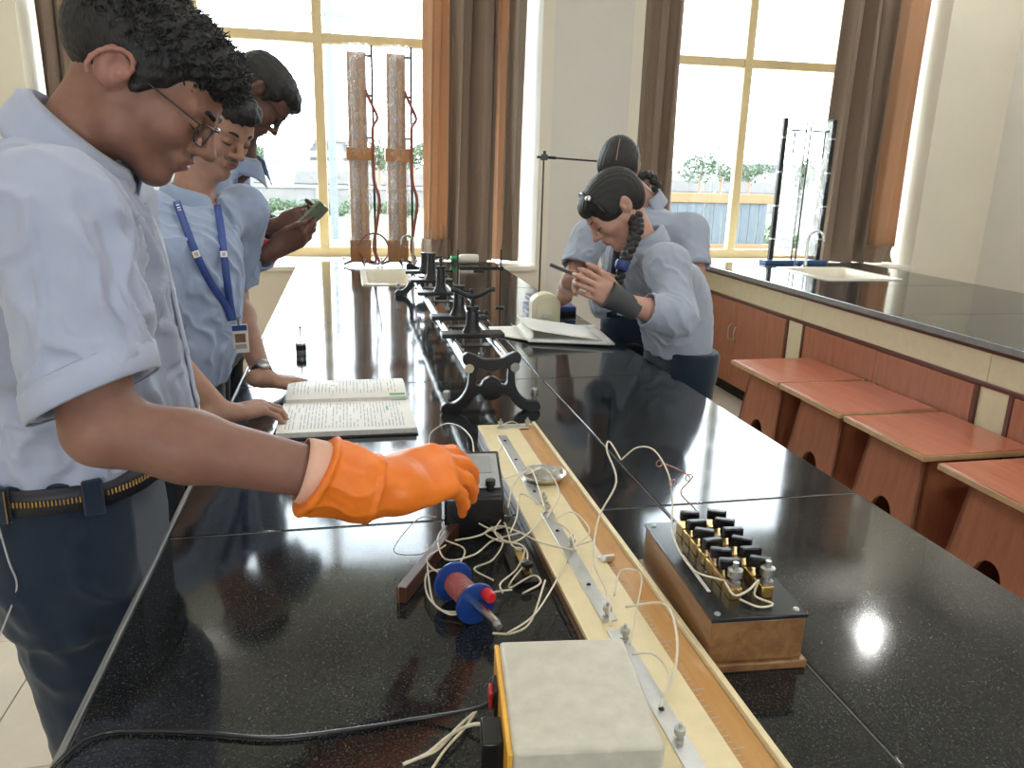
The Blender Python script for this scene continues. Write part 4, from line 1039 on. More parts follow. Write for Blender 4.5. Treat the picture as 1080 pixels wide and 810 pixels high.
def grow(prims,lo,hi,h,bumpf=None):
    """prims: (op, field, k). Returns verts, quads of the zero surface (surface nets)"""
    lo=np.array(lo,float); n=np.ceil((np.array(hi,float)-lo)/h).astype(int)+1
    CH=20; nc=np.ceil(n/CH).astype(int)
    Vv=np.full(tuple(nc*CH+1),1.0,np.float32)
    ci=np.stack(np.meshgrid(*[np.arange(q) for q in nc],indexing='ij'),-1).reshape(-1,3)
    cen=lo+(ci*CH+CH/2)*h; rad=CH/2*h*1.7321
    def combine(D,d,op,k):
        if op=='add':
            if k<=0: return np.minimum(D,d)
            q=np.maximum(k-np.abs(D-d),0)/k; return np.minimum(D,d)-q*q*k*.25
        if op=='sub': d=-d
        if k<=0: return np.maximum(D,d)
        q=np.maximum(k-np.abs(D-d),0)/k; return np.maximum(D,d)+q*q*k*.25
    pd=[f(cen) for _,f,_ in prims]; D=np.full(len(cen),1e3)
    for (op,f,k),d in zip(prims,pd): D=combine(D,d,op,k)
    act=np.where(D<rad*1.3+.02)[0]
    g=np.arange(CH+1)*h; off=np.stack(np.meshgrid(g,g,g,indexing='ij'),-1).reshape(-1,3)
    for a in act:
        if D[a]<-(rad*1.3+.03): val=np.full((CH+1,)*3,-1.0)
        else:
            P=cen[a]-CH/2*h+off; dd=np.full(len(P),1e3)
            for (op,f,k),d in zip(prims,pd):
                if op in('add','sub') and d[a]>rad*1.35+k+.02: continue
                dd=combine(dd,f(P),op,k)
            if bumpf is not None: dd=dd+bumpf(P)
            val=dd.reshape((CH+1,)*3)
        i,j,k_=ci[a]*CH; Vv[i:i+CH+1,j:j+CH+1,k_:k_+CH+1]=val
    S=Vv<0; nx,ny,nz=Vv.shape
    c=np.zeros((nx-1,ny-1,nz-1),np.int8)
    for dx in(0,1):
        for dy in(0,1):
            for dz in(0,1): c+=S[dx:nx-1+dx,dy:ny-1+dy,dz:nz-1+dz]
    A=np.argwhere((c>0)&(c<8)); idx=np.full(c.shape,-1,np.int32); idx[A[:,0],A[:,1],A[:,2]]=np.arange(len(A))
    acc=np.zeros((len(A),3)); cnt=np.zeros(len(A))
    cor=[(0,0,0),(1,0,0),(0,1,0),(1,1,0),(0,0,1),(1,0,1),(0,1,1),(1,1,1)]
    vals=[Vv[A[:,0]+x,A[:,1]+y,A[:,2]+z].astype(float) for x,y,z in cor]
    for p in range(8):
        for q in range(p+1,8):
            dlt=np.array(cor[q])-np.array(cor[p])
            if np.abs(dlt).sum()!=1: continue
            m=(vals[p]<0)!=(vals[q]<0); t=np.where(m,vals[p]/(vals[p]-vals[q]+1e-12),0)
            acc+=np.where(m[:,None],np.array(cor[p])+t[:,None]*dlt,0); cnt+=m
    verts=lo+(A+acc/cnt[:,None])*h
    quads=[]
    for ax in range(3):
        sl0=[slice(None)]*3; sl1=[slice(None)]*3; sl0[ax]=slice(0,-1); sl1[ax]=slice(1,None)
        a=S[tuple(sl0)]; b=S[tuple(sl1)]; E=np.argwhere(a!=b)
        u,w=[(1,2),(2,0),(0,1)][ax]
        E=E[(E[:,u]>0)&(E[:,w]>0)]
        inside=a[E[:,0],E[:,1],E[:,2]]
        def cid(du,dw):
            q=E.copy(); q[:,u]-=du; q[:,w]-=dw
            for k in range(3): q[:,k]=np.minimum(q[:,k],c.shape[k]-1)
            return idx[q[:,0],q[:,1],q[:,2]]
        Q=np.stack([cid(1,1),cid(0,1),cid(0,0),cid(1,0)],1); Q[~inside]=Q[~inside][:,::-1]
        Q=Q[(Q>=0).all(1)]; quads.append(Q)
    return verts,np.concatenate(quads)
def vert_normals(v,q):
    n=np.cross(v[q[:,2]]-v[q[:,0]],v[q[:,3]]-v[q[:,1]]); N=np.zeros_like(v)
    for k in range(4): np.add.at(N,q[:,k],n)
    return N/(np.linalg.norm(N,axis=1)[:,None]+1e-12)
def relax(v,q,it=1,w=.5):
    for _ in range(it):
        s=np.zeros_like(v); c=np.zeros(len(v))
        for a,b in((0,1),(1,2),(2,3),(3,0)):
            np.add.at(s,q[:,a],v[q[:,b]]); np.add.at(s,q[:,b],v[q[:,a]]); np.add.at(c,q[:,a],1); np.add.at(c,q[:,b],1)
        v=v*(1-w)+w*s/np.maximum(c,1)[:,None]
    return v
def vnoise(P):
    i=np.floor(P).astype(np.int64); f=P-i; u=f*f*(3-2*f); out=0
    for dx in(0,1):
        for dy in(0,1):
            for dz in(0,1):
                hsh=((i[:,0]+dx)*374761393+(i[:,1]+dy)*668265263+(i[:,2]+dz)*1274126177)&0x7fffffff
                hsh=((hsh^(hsh>>13))*1103515245)&0x7fffffff
                out=out+(hsh/0x7fffffff)*(u[:,0] if dx else 1-u[:,0])*(u[:,1] if dy else 1-u[:,1])*(u[:,2] if dz else 1-u[:,2])
    return out
def folds(v,N,fs):
    """fs: (centre, direction along the fold, spacing, depth, reach)"""
    d=np.zeros(len(v)); wob=vnoise(v*14)+.5*vnoise(v*31+7)
    for c,ax,sp_,am,R in fs:
        c=np.array(c,float); ax=nv(ax); r=v-c
        per=r-(r@ax)[:,None]*ax; tang=np.cross(N,ax); tang/=np.linalg.norm(tang,axis=1)[:,None]+1e-6
        ref=nv(np.cross(ax,(.31,.57,.76))); ph=(r@ref)*.6+(r@nv(np.cross(ax,ref)))*.8
        s=np.sin(math.pi*ph/sp_+wob*4)
        d+=am*((1-np.abs(s))**1.6*1.7-.45)*np.exp(-((r*r).sum(1))/(R*R))
    d+=.0022*(vnoise(v*19)-.5)*2+.0012*(vnoise(v*48+3)-.5)*2
    return v+N*d[:,None]
def ridge(v,N,p0,p1,w,am):
    ab=p1-p0; t=np.clip(((v-p0)@ab)/(ab@ab),0,1); r=np.linalg.norm(v-(p0+t[:,None]*ab),axis=1)
    return v+N*(am*np.exp(-(r/w)**2))[:,None]
def mesh_from(name,v,q,mats,par,midx=None):
    mi=np.array(par.matrix_basis.inverted()); v=v@mi[:3,:3].T+mi[:3,3]
    me=bpy.data.meshes.new(name); me.vertices.add(len(v)); me.vertices.foreach_set('co',v.astype(np.float32).ravel())
    me.loops.add(q.size); me.loops.foreach_set('vertex_index',q.astype(np.int32).ravel())
    me.polygons.add(len(q)); me.polygons.foreach_set('loop_start',np.arange(0,q.size,4,dtype=np.int32)); me.polygons.foreach_set('loop_total',np.full(len(q),4,np.int32))
    for m in mats: me.materials.append(MATS[m])
    if midx is not None: me.polygons.foreach_set('material_index',midx.astype(np.int32))
    me.polygons.foreach_set('use_smooth',np.ones(len(q),bool)); me.update(); me.validate()
    o=bpy.data.objects.new(name,me); COL.objects.link(o); o.parent=par; return o

# materials of people
def skin(name,col,red):
    t=NT(name); v=t.coord(); f=t.noise(v,35,5); f2=t.noise(v,6,2)
    t.base(t.ramp(f,[(.3,tuple(c*.88 for c in col)),(.7,tuple(c*1.08 for c in col))])); t.set(Roughness=.48)
    t.b.inputs['Specular IOR Level'].default_value=.35
    t.b.inputs['Subsurface Weight'].default_value=.12; t.b.inputs['Subsurface Radius'].default_value=(.010,.004,.002); t.b.inputs['Subsurface Scale'].default_value=1.0
    t.bump(t.noise(v,420,2),.06,.0006)
def cloth(name,col,weave=900,var=.06):
    t=NT(name); v=t.coord(); f=t.noise(v,9,4); w=t.noise(v,weave,2)
    t.base(t.ramp(f,[(.3,tuple(c*(1-var) for c in col)),(.7,tuple(c*(1+var) for c in col))])); t.set(Roughness=.8)
    t.b.inputs['Specular IOR Level'].default_value=.2; t.b.inputs['Sheen Weight'].default_value=.25
    t.bump(w,.12,.0006)
def hairmat(name,col):
    t=NT(name); v=t.coord((1,1,.35)); f=t.noise(v,260,3,.6,.6)
    t.base(t.ramp(f,[(.3,tuple(c*.5 for c in col)),(.75,tuple(c*1.7 for c in col))])); t.set(Roughness=.5)
    t.b.inputs['Specular IOR Level'].default_value=.4; t.bump(f,.8,.003)
skin('skin_tan',(.26,.130,.090),0); skin('skin_warm',(.36,.20,.14),0); skin('skin_deep',(.13,.062,.045),0); skin('skin_light',(.52,.30,.225),0); skin('skin_mid',(.40,.22,.16),0)
plain('lip_dark',(.25,.10,.085),.4,var=.1); plain('lip_pink',(.42,.17,.15),.4,var=.1)
plain('ear_tan',(.36,.165,.12),.5,var=.1)
plain('stubble',(.15,.085,.062),.6,var=.2,scale=300)
cloth('shirt_blue',(.385,.425,.54)); cloth('shirt_blue_b',(.30,.37,.52)); cloth('shirt_grey_blue',(.33,.37,.45)); cloth('trouser_navy',(.010,.021,.040),700)
plain('thread_grey',(.45,.45,.47),.7)
hairmat('hair_black',(.013,.012,.012)); hairmat('hair_brown',(.016,.011,.009))
t=NT('glove_orange'); v_=t.coord(); t.base(t.ramp(t.noise(v_,20,4),[(.3,(.80,.17,.012)),(.7,(.92,.24,.02))])); t.set(Roughness=.42); t.bump(t.noise(v_,120,2),.12,.001)
t.b.inputs['Subsurface Weight'].default_value=.1; t.b.inputs['Subsurface Radius'].default_value=(.01,.004,.001)
plain('glove_pink',(.72,.42,.30),.6,var=.05); plain('lens_clear',(.8,.8,.8),.05)
plain('lanyard_blue',(.03,.07,.28),.5); plain('thread_red',(.55,.02,.05),.7,var=.3,scale=200); plain('band_grey',(.06,.062,.066),.75)
plain('belt_black',(.012,.013,.018),.5); plain('bronze',(.34,.22,.09),.35,1.); plain('tie_dark',(.012,.02,.045),.6); plain('shoe_black',(.012,.012,.012),.3)
plain('button_pearl',(.62,.62,.66),.3)

def rot_head(yaw,pitch,roll=0):
    """columns: forward, left, up. yaw about z from +x, pitch>0 looks down, roll>0 tilts the head to its right"""
    cy,sy=math.cos(yaw),math.sin(yaw); cp,sp_=math.cos(pitch),math.sin(pitch)
    f=V(cy*cp,sy*cp,-sp_); u=V(cy*sp_,sy*sp_,cp); l=np.cross(u,f)
    c,s=math.cos(roll),math.sin(roll); l2=l*c+u*s; u2=u*c-l*s
    return np.stack([f,l2,u2],1)
class Head:
    def __init__(h,o,R,s=1.,female=False,ear=(1,1)):
        h.o=np.array(o,float); h.R=R; h.sv=np.array(s,float)*np.ones(3); h.s=float(h.sv.mean()); h.fem=female; h.ear=ear; h.rim=False
    def w(h,x,y,z): return h.o+h.R@(V(x,y,z)*h.sv)
    def loc(h,P): return ((P-h.o)@h.R)/h.sv
    def E(h,c,r,M=None): return ell(h.w(*c),np.array(r)*h.sv,h.R if M is None else h.R@M)
    def C(h,a,b,ra,rb): return rc(h.w(*a),h.w(*b),ra*h.s,rb*h.s)
    def prims(h,neck,nr=.056):
        s=h.s; k=.02*s; jw=.040 if h.fem else .046; P=[('add',h.E((-.012,0,.035),(.097,.075,.087)),0)]
        P+=[('add',h.E((.030,0,-.028),(.066,.060,.082)),.03*s),('add',h.E((.056,0,.040),(.040,.058,.045)),.03*s)]
        for y in(-1,1):
            P+=[('add',h.C((-.002,y*.050,-.045),(.020,y*jw,-.082),.022,.018),.03*s),('add',h.C((.020,y*jw,-.082),(.072,y*.010,-.108),.018,.017),.025*s)]
            P+=[('add',h.E((.062,y*.038,-.030),(.028,.026,.026)),.02*s)]
            P+=[('add',h.C((.080,y*.046,.020),(.094,y*.014,.018),.009,.010),.014*s)]
        P+=[('add',h.E((.080,0,-.106),(.017,.020,.016)),.02*s)]
        for y in(-1,1): P+=[('sub',h.E((.104,y*.033,.002),(.018,.018,.013)),.014*s)]
        for y in(-1,1): P+=[('add',h.E((.0825,y*.0325,.0005),(.0145,.0165,.0125)),.006*s)]
        P+=[('add',h.C((.096,0,.014),(.117,0,-.026),.0075,.010),.010*s),('add',h.E((.119,0,-.031),(.0125,.0115,.0105)),.007*s)]
        for y in(-1,1): P+=[('add',h.E((.107,y*.0125,-.034),(.0105,.0080,.0080)),.006*s)]
        P+=[('add',h.E((.094,0,-.064),(.014,.030,.020)),.016*s)]
        P+=[('add',h.E((.1035,0,-.0580),(.0085,.021,.0060)),.005*s),('add',h.E((.1015,0,-.0705),(.0090,.018,.0068)),.005*s),('sub',h.E((.1130,0,-.0642),(.0120,.024,.0018)),.003*s)]
        for i,y in((0,-1),(1,1)):
            if not h.ear[i]: continue
            a=.25; M=np.array([[math.cos(a),0,-math.sin(a)],[0,1,0],[math.sin(a),0,math.cos(a)]])
            b=-y*.35; M2=np.array([[math.cos(b),-math.sin(b),0],[math.sin(b),math.cos(b),0],[0,0,1]])
            P+=[('add',h.E((-.018,y*.080,-.002),(.0215,.0085,.033),M2@M),.007*s),('sub',h.E((-.010,y*.0925,.002),(.0130,.0110,.0215),M2@M),.003*s),('add',h.E((-.006,y*.0835,-.004),(.006,.005,.009)),.004*s)]
        if h.rim:
            y=-1; E_=[(-.018-.0195*math.cos(a)*1.0+.25*.03*math.sin(a),y*(.0880+.0080*math.cos(a)),-.002+.031*math.sin(a)) for a in np.linspace(-1.1,3.6,11)]
            for p,q in zip(E_[:-1],E_[1:]): P+=[('add',h.C(p,q,.0036,.0036),.003*s)]
        P+=[('add',rc(h.w(-.030,0,-.045),neck,nr*s*.93,nr*1.06*s),.03*s)]
        return P
    def extras(h,par,lash=True,brow=True,brow_r=.0032):
        for y in(-1,1):
            if brow:
                pts=[h.w(.100,y*.010,.0195),h.w(.1005,y*.022,.0255),h.w(.094,y*.036,.0275),h.w(.082,y*.050,.0215)]
                MB().tube(pts,[brow_r*.8*h.s,brow_r*1.25*h.s,brow_r*h.s,brow_r*.4*h.s],8,5).build('eyebrow','hair_black',par,ang=0)
            if lash:
                pts=[h.w(.0925,y*.018,-.0055),h.w(.0975,y*.028,-.0085),h.w(.0955,y*.038,-.0080),h.w(.0855,y*.048,-.0030)]
                MB().tube(pts,[.0010*h.s,.0017*h.s,.0017*h.s,.0010*h.s],6,5).build('eyelashes','hair_black',par,ang=0)
    def glasses(h,par):
        g=MB().tube([h.w(.110,-.009,.008),h.w(.1145,0,.011),h.w(.110,.009,.008)],.0011*h.s,6,4)
        for y in(-1,1):
            ring=[h.w(.108-.010*(abs(u)/.026 if u>0 else 0)**2,y*(.034+u),-.004+w_) for u,w_ in((-.025,.012),(0,.0155),(.024,.012),(.026,0),(.021,-.015),(0,-.020),(-.020,-.016),(-.026,-.002),(-.025,.012))]
            g.tube(ring,.0011*h.s,6,4)
            g.tube([h.w(.099,y*.059,.007),h.w(.092,y*.068,.008),h.w(.03,y*.076,.010),h.w(-.012,y*.080,.012),h.w(-.032,y*.081,-.004)],.0013*h.s,6,4)
        fr_=g.build('spectacles','black_metal',par,ang=0)
        for y in(-1,1):
            P=np.zeros((7,9,3))
            for i in range(7):
                for j in range(9):
                    u=-.024+.048*j/8; w_=-.018+.031*i/6; P[i,j]=h.w(.108-.009*(max(u,0)/.026)**2-.002,y*(.034+u),-.004+w_)
            MB().grid(P).build('lens','pane_glass',fr_,ang=0)
def fingers(w,f,n,side,curl,s=1.,rs=1.,spread=.06,thumb=(.5,.35,.25),tc=None):
    """w wrist, f towards knuckles, n back of hand, side +1: thumb along n x f (right hand), -1: left hand"""
    f=nv(f); n=nv(n-f*(n@f)); t=np.cross(n,f)*side; P=[]; tips=[]
    def W(a,b,c): return w+(f*a+t*b+n*c)*s
    kn=[(.092,.027,0),(.095,.008,.003),(.090,-.011,.001),(.080,-.028,-.003)]
    ln=[(.043,.026,.021),(.048,.030,.022),(.045,.028,.021),(.035,.021,.019)]
    P.append(('add',rc(W(-.03,0,0),W(.02,0,0),.027*s*rs,.024*s*rs),.015*s))
    for i in range(4):
        x,y,z=kn[i]; P.append(('add',rc(W(.012,y*.75,0),W(x,y,z),.0125*s*rs,.0108*s*rs),.014*s))
    P.append(('add',ell(W(.05,0,-.006),np.array([.045,.036,.014])*s*rs,np.stack([f,t,n],1)),.012*s))
    P.append(('add',rc(W(.02,.018,-.010),W(.055,.030,-.012),.014*s*rs,.012*s*rs),.012*s))
    for i in range(4):
        x,y,z=kn[i]; p=W(x,y,z); a=0; c=curl[i]; sp_=spread*(1.3-i*.9)
        for j in range(3):
            a+=c[j]; d=nv(f*math.cos(a)+t*math.sin(sp_)*math.cos(a)-n*math.sin(a)); q=p+d*ln[i][j]*s
            r0,r1=((.0098,.0090),(.0090,.0082),(.0082,.0068))[j]
            if i==3: r0*=.88;r1*=.88
            P.append(('add',rc(p,q,r0*s*rs,r1*s*rs),.004*s)); p=q
        tips.append(p)
    sp0,sp1,dn=thumb; p=W(.022,.028,-.010); a=sp0
    for j,(L_,r0,r1) in enumerate(((.040,.0125,.0110),(.032,.0108,.0098),(.026,.0098,.0075))):
        d=nv(f*math.cos(a)+t*math.sin(a)-n*dn*(1+j*.4)); q=p+d*L_*s; P.append(('add',rc(p,q,r0*s*rs,r1*s*rs),.006*s)); p=q; a-=sp1
    tips.append(p); return P,tips
def bbox(pts,m):
    a=np.array(pts,float); return a.min(0)-m,a.max(0)+m
def collar(par,c,up,fwd,r,ry,mat,h0=.030,leaf=.045,gap=.30,tip=.035,z0=0.):
    """shirt collar around the neck: stand plus folded leaf, open at the front"""
    up=nv(up); fwd=nv(fwd-up*(fwd@up)); lf=np.cross(up,fwd); n=40; prof=6
    P=np.zeros((prof+4,n+1,3))
    for j in range(n+1):
        a=gap+(2*math.pi-2*gap)*j/n; fr_=(math.cos(a)+1)/2; d=fwd*math.cos(a)*r+lf*math.sin(a)*ry; dn=nv(d)
        edge=max(0,1-min(a-gap,2*math.pi-gap-a)/.55)
        rise=h0*(1-.35*fr_); lw=leaf*(1+.15*fr_)+tip*edge**1.5
        base=c+d+up*z0-up*.020*fr_
        for i in range(4):
            t=i/3; P[i,j]=base+up*rise*t-dn*.004*t
        for i in range(prof):
            t=(i+1)/prof; P[4+i,j]=base+up*(rise+.003*math.sin(math.pi*min(1,t*3))-lw*t)+dn*(.004+.016*t**.7+.014*edge*t)
    return MB().grid(P).build('collar',mat,par,solid=.0025,ang=0)
def strip(pts,w,nrm,off=0.):
    """flat ribbon along pts, width w, facing nrm"""
    p=spline(pts,6); nrm=nv(nrm); P=np.zeros((len(p),2,3))
    for i,q in enumerate(p):
        d=nv(p[min(i+1,len(p)-1)]-p[max(i-1,0)]); s=nv(np.cross(d,nrm)); P[i,0]=q-s*w/2+nrm*off; P[i,1]=q+s*w/2+nrm*off
    return P
def tufts(v,N,sel,count,L,r,seed,droop=None,jit=.6):
    """short tapering locks along the hair surface"""
    rg=np.random.default_rng(seed); ids=np.where(sel)[0]; ids=rg.choice(ids,min(count,len(ids)),replace=False); m=MB()
    for i in ids:
        p=v[i]-N[i]*.002; d=N[i]+rg.normal(0,jit,3)
        if droop is not None: d=d+droop
        d=nv(d-N[i]*(d@N[i])*.55); q=p+d*L*rg.uniform(.5,1.2)+N[i]*L*.15; mid=(p+q)/2+N[i]*L*.18
        m.tube([p,mid,q],[r,r*.8,r*.15],5,3)
    return m
# ------------------------------------------------------------------ the tall boy in front (right side to the camera, orange glove)
def ring_band(sec,z0,z1,off,mat,name,par,a0=0.,a1=2*math.pi,ex=2.3,n=64):
    """band around an elliptical section (cx,cy,hw,hd,yaw)"""
    cx,cy,a,b,yw=sec; P=np.zeros((3,n+1,3))
    for j in range(n+1):
        t=a0+(a1-a0)*j/n; c,s=math.cos(t),math.sin(t)
        k=(abs(c)**ex+abs(s)**ex)**(-1/ex); u=(a+off)*k*c; w=(b+off)*k*s
        x=cx+u*math.cos(yw)-w*math.sin(yw); y=cy+u*math.sin(yw)+w*math.cos(yw)
        for i in range(3): P[i,j]=(x,y,z0+(z1-z0)*i/2)
    return MB().grid(P).build(name,mat,par,solid=.003,ang=0),P
def surf_(px,py,field,d0=.5,d1=6.):
    """point where the sight line meets a surface (or passes nearest to it)"""
    r=RW@_ray(px,py); ds=np.linspace(d0,d1,2750); f=field(CAMP+ds[:,None]*r); hit=np.where(f<.0008)[0]
    return CAMP+r*ds[hit[0] if len(hit) else int(np.argmin(f))]
def union_(prims):
    def f(X):
        D=np.full(len(X),1e3)
        for op,g,k in prims:
            if op!='add': continue
            d=g(X); q=np.maximum(k-np.abs(D-d),0)/k if k>0 else 0; D=np.minimum(D,d)-q*q*k*.25
        return D
    return f
def boy_front():
    pa=thing('person',(-.40,1.22,0),'tall boy in front with spectacles, pale blue shirt and a long orange rubber glove','person')
    hd=Head(dp(150,86,1.05),rot_head(math.radians(-1),math.radians(38),math.radians(0)),(1.0,.97,.84))
    hd.rim=True; neck=V(-.352,1.185,1.520)
    shR=dp(58,232,.90); elR=dp(108,452,.905); wrR=dp(402,513,1.04); knk=dp(478,490,1.125)
    shL=V(-.385,1.385,1.43); elL=V(-.50,1.46,1.17); wrL=V(-.44,1.43,.96)
    GN=V(-.08,-.50,.87); GC=[(.34,.32,.20),(.44,.36,.22),(.56,.38,.24),(.70,.38,.24)]
    # skin: head, neck, upper chest, arms
    P=hd.prims(neck-V(.02,0,.02),.052)
    chest=V(-.40,1.19,1.38)
    P+=[('add',rc(neck-V(.03,0,.07),chest,.05,.09),.04),('add',rc(V(-.40,1.10,1.42),shR,.055,.05),.05),('add',rc(V(-.40,1.28,1.42),shL,.055,.05),.05)]
    for sh,el,wr in((shR,elR,wrR),(shL,elL,wrL)):
        m=el+(wr-el)*.28
        P+=[('add',rc(sh,el,.052,.041),.03),('add',rc(el,m,.041,.0425),.02),('add',rc(m,wr,.0425,.027),.02)]
    hp,_=fingers(wrL,V(.1,-.05,-1),V(-1,.3,0),-1,[(.3,.4,.2)]*4); P+=hp
    hp,_=fingers(wrR,knk-wrR,GN,1,GC,1.17,.80,.05,(.55,.30,.42)); P+=hp
    lo,hi=bbox([hd.w(.15,0,.15),hd.w(-.15,.1,.1),hd.w(.1,-.1,-.13),hd.w(0,0,.14),neck,shR,elR,wrR,knk,shL,elL,wrL,dp(505,560,1.2),V(-.44,1.43,.78)],.075)
    v,q=grow(P,lo,hi,.0030); v=relax(v,q,1,.3)
    L_=hd.loc(v[q].mean(1)); mi=np.zeros(len(q),int)
    lip=(np.abs(L_[:,1])<.021)&(L_[:,0]>.098)&(L_[:,2]<-.0535)&(L_[:,2]>-.0775); mi[lip]=1
    st=(np.abs(L_[:,1])<.026)&(L_[:,0]>.09)&(L_[:,2]<-.043)&(L_[:,2]>-.0535); mi[st]=2
    ea=(L_[:,1]<-.0745)&(np.abs(L_[:,0]+.016)<.03)&(np.abs(L_[:,2])<.042); mi[ea]=3
    mesh_from('body',v,q,['skin_tan','lip_dark','stubble','ear_tan'],pa,mi)
    hd.extras(pa,brow_r=.0038); hd.glasses(pa)
    # hair: full curly top, short sides
    H=[('add',hd.E((-.016,0,.058),(.103,.082,.082)),0),('add',hd.E((.040,0,.092),(.066,.068,.042)),.03),('add',hd.E((-.060,0,.030),(.058,.074,.075)),.03),('add',hd.E((.075,0,.080),(.038,.058,.026)),.02)]
    for y in(-1,1): H+=[('add',hd.E((-.006,y*.066,.042),(.050,.018,.042)),.02),('add',hd.E((.014,y*.070,.006),(.012,.008,.026)),.012),('sub',hd.E((-.012,y*.090,-.008),(.030,.020,.034)),.004)]
    H+=[('sub',hd.E((.122,0,-.012),(.070,.095,.066)),.012),('sub',hd.E((.055,0,-.075),(.10,.12,.075)),.015),('sub',hd.E((-.03,0,-.112),(.10,.10,.062)),.015)]
    rg=np.random.default_rng(2); K=rg.normal(0,1,(10,3)); K=K/np.linalg.norm(K,axis=1)[:,None]*rg.uniform(260,620,10)[:,None]; ph=rg.uniform(0,6,10)
    def curls(X): 
        top=np.clip((hd.loc(X)[:,2]-.02)/.06,0.25,1); return .0052*top*np.sin(X@K.T+ph).mean(1)*1.8
    lo,hi=bbox([hd.w(x,y,z) for x in(-.13,.14) for y in(-.1,.1) for z in(-.06,.15)],.01)
    v,q=grow(H,lo,hi,.0028,curls); N=vert_normals(v,q)
    hr=mesh_from('hair',v,q,['hair_black'],pa)
    L_=hd.loc(v); top=(L_[:,2]>.045)
    tufts(v,N,top,1500,.013,.0013,5,hd.R@V(.35,0,.0)).build('hair_locks','hair_black',pa,ang=0)
    # shirt
    yw=math.radians(94); 
    S=[(1.058,-.428,1.250,.166,.120,yw),(1.075,-.425,1.250,.172,.134,yw),(1.12,-.405,1.245,.172,.158,yw),(1.20,-.405,1.240,.176,.152,yw),(1.30,-.410,1.225,.186,.148,yw),(1.39,-.405,1.205,.180,.136,yw),(1.45,-.395,1.19,.140,.108,yw),(1.49,-.380,1.185,.095,.080,yw),(1.525,-.365,1.18,.060,.058,yw)]
    hem=shR+(elR-shR)*.84; ad=nv(elR-shR); hn=nv(ad+V(.35,0,-.15))
    Sh=[('add',loft(S),0),('add',rc(V(-.395,1.12,1.455),shR+V(-.012,.015,.0),.062,.068),.06),('add',rc(V(-.395,1.26,1.455),shL,.062,.066),.06),
        ('add',rc(shR,hem+ad*.04,.076,.072),.05),('add',rc(shL,shL+(elL-shL)*.7,.070,.072),.05),
        ('sub',rc(hem-ad*.05,hem+ad*.15,.060,.064),.004)]
    # hem cut as the last operation on the sleeve only: a thick slab below the hem line
    class _C: pass
    def slab(X,c=hem,n=hn,ax=shR):
        d=(X-c)@n; r=np.linalg.norm((X-c)-d[:,None]*n,axis=1); return np.maximum(-d,r-.125)
    Sh+=[('sub',slab,0)]
    Sh+=[('sub',rc(neck-V(.01,0,.012),neck+V(.535,0,.845)*.1,.060,.066),.01)]
    lo,hi=bbox([(-.62,1.0,.99),(-.20,1.50,1.58),shR,hem,shL],.09)
    lo[2]=1.045
    v,q=grow(Sh,lo,hi,.0042); v=relax(v,q,2,.5); N=vert_normals(v,q)
    arm=ad; fA=union_(Sh)
    c0_=surf_(30,210,fA); c1_=surf_(54,398,fA); v=ridge(v,N,c0_,c1_,.006,.006)
    for a_,b_,w_,m_ in(((108,200),(150,330),.012,.010),((120,215),(143,300),.008,-.006),((150,225),(160,330),.010,.009),((128,195),(178,380),.010,.009),((165,300),(196,430),.010,.010),((70,240),(125,380),.012,.006),((95,235),(140,372),.009,.006)):
        v=ridge(v,N,surf_(*a_,fA),surf_(*b_,fA),w_,m_)
    v_=v; v=folds(v,N,[(shR+arm*.10+V(.04,-.05,0),arm+V(.25,0,0),.045,.0085,.13),(hem-arm*.05,arm,.060,.0075,.11),
                 (dp(165,300,1.02),V(.25,.1,-1),.050,.010,.14),(dp(190,400,1.05),V(.2,.2,-1),.045,.009,.12),(dp(120,240,.98),V(.8,.1,-.8),.045,.009,.10),
                 (V(-.40,1.10,1.09),V(1,0,.5),.045,.009,.10),(dp(20,470,1.0),V(.9,0,-.45),.05,.009,.14),(V(-.5,1.2,1.2),V(.3,0,-1),.06,.007,.2)])
    dh=np.abs((v_-hem)@hn); nr=np.linalg.norm(v_-hem,axis=1)<.13; w_=np.where(nr,np.clip((dh-.012)/.03,0,1),1)[:,None]; v=v_*(1-w_)+v*w_
    mesh_from('shirt',v,q,['shirt_blue'],pa)
    # turned hem of the sleeve, collar
    u1,u2,_=frame_of(ad); P_=np.zeros((5,41,3))
    for i in range(5):
        for j in range(41):
            a=2*math.pi*j/40; d=u1*math.cos(a)+u2*math.sin(a); r=(.0735,.0760,.0763,.0760,.0735)[i]; t=-(r*(d@hn))/(ad@hn)
            P_[i,j]=hem+d*r+ad*(t+(-.034,-.032,-.015,-.001,.001)[i])
    MB().grid(P_).build('sleeve_hem','shirt_blue',pa,solid=.002,ang=0)
    collar(pa,neck+V(.003,0,.003),V(.50,0,.86),V(1,.08,-.2),.077,.070,'shirt_blue',.031,.056,.30,.034)
    fwd=V(math.cos(yw-R90),math.sin(yw-R90),0)
    pl=[]
    for z in np.linspace(1.09,1.44,12):
        cx,cy,b=[np.interp(z,[s[0] for s in S],[s[k] for s in S]) for k in(1,2,4)]; pl.append(V(cx,cy,z)+fwd*(b+.0045))
    MB().grid(strip(pl,.030,fwd)).build('placket','shirt_blue',pa,solid=.002,ang=0)
    for p in pl[1::3]: MB().lathe(p+fwd*.001,[(0,0),(.0055,0),(.0055,.002),(0,.0024)],12,fwd).build('button','button_pearl',pa)
    # trousers, belt, shoes
    hipR,hipL=V(-.43,1.165,.93),V(-.43,1.335,.93); knR,knL=V(-.395,1.15,.49),V(-.405,1.36,.49); anR,anL=V(-.45,1.16,.09),V(-.46,1.38,.09)
    Tz=[(.84,-.432,1.25,.166,.112,yw),(.92,-.436,1.25,.174,.125,yw),(1.0,-.432,1.25,.172,.126,yw),(1.07,-.428,1.25,.172,.128,yw)]
    T_=[('add',loft(Tz),0)]
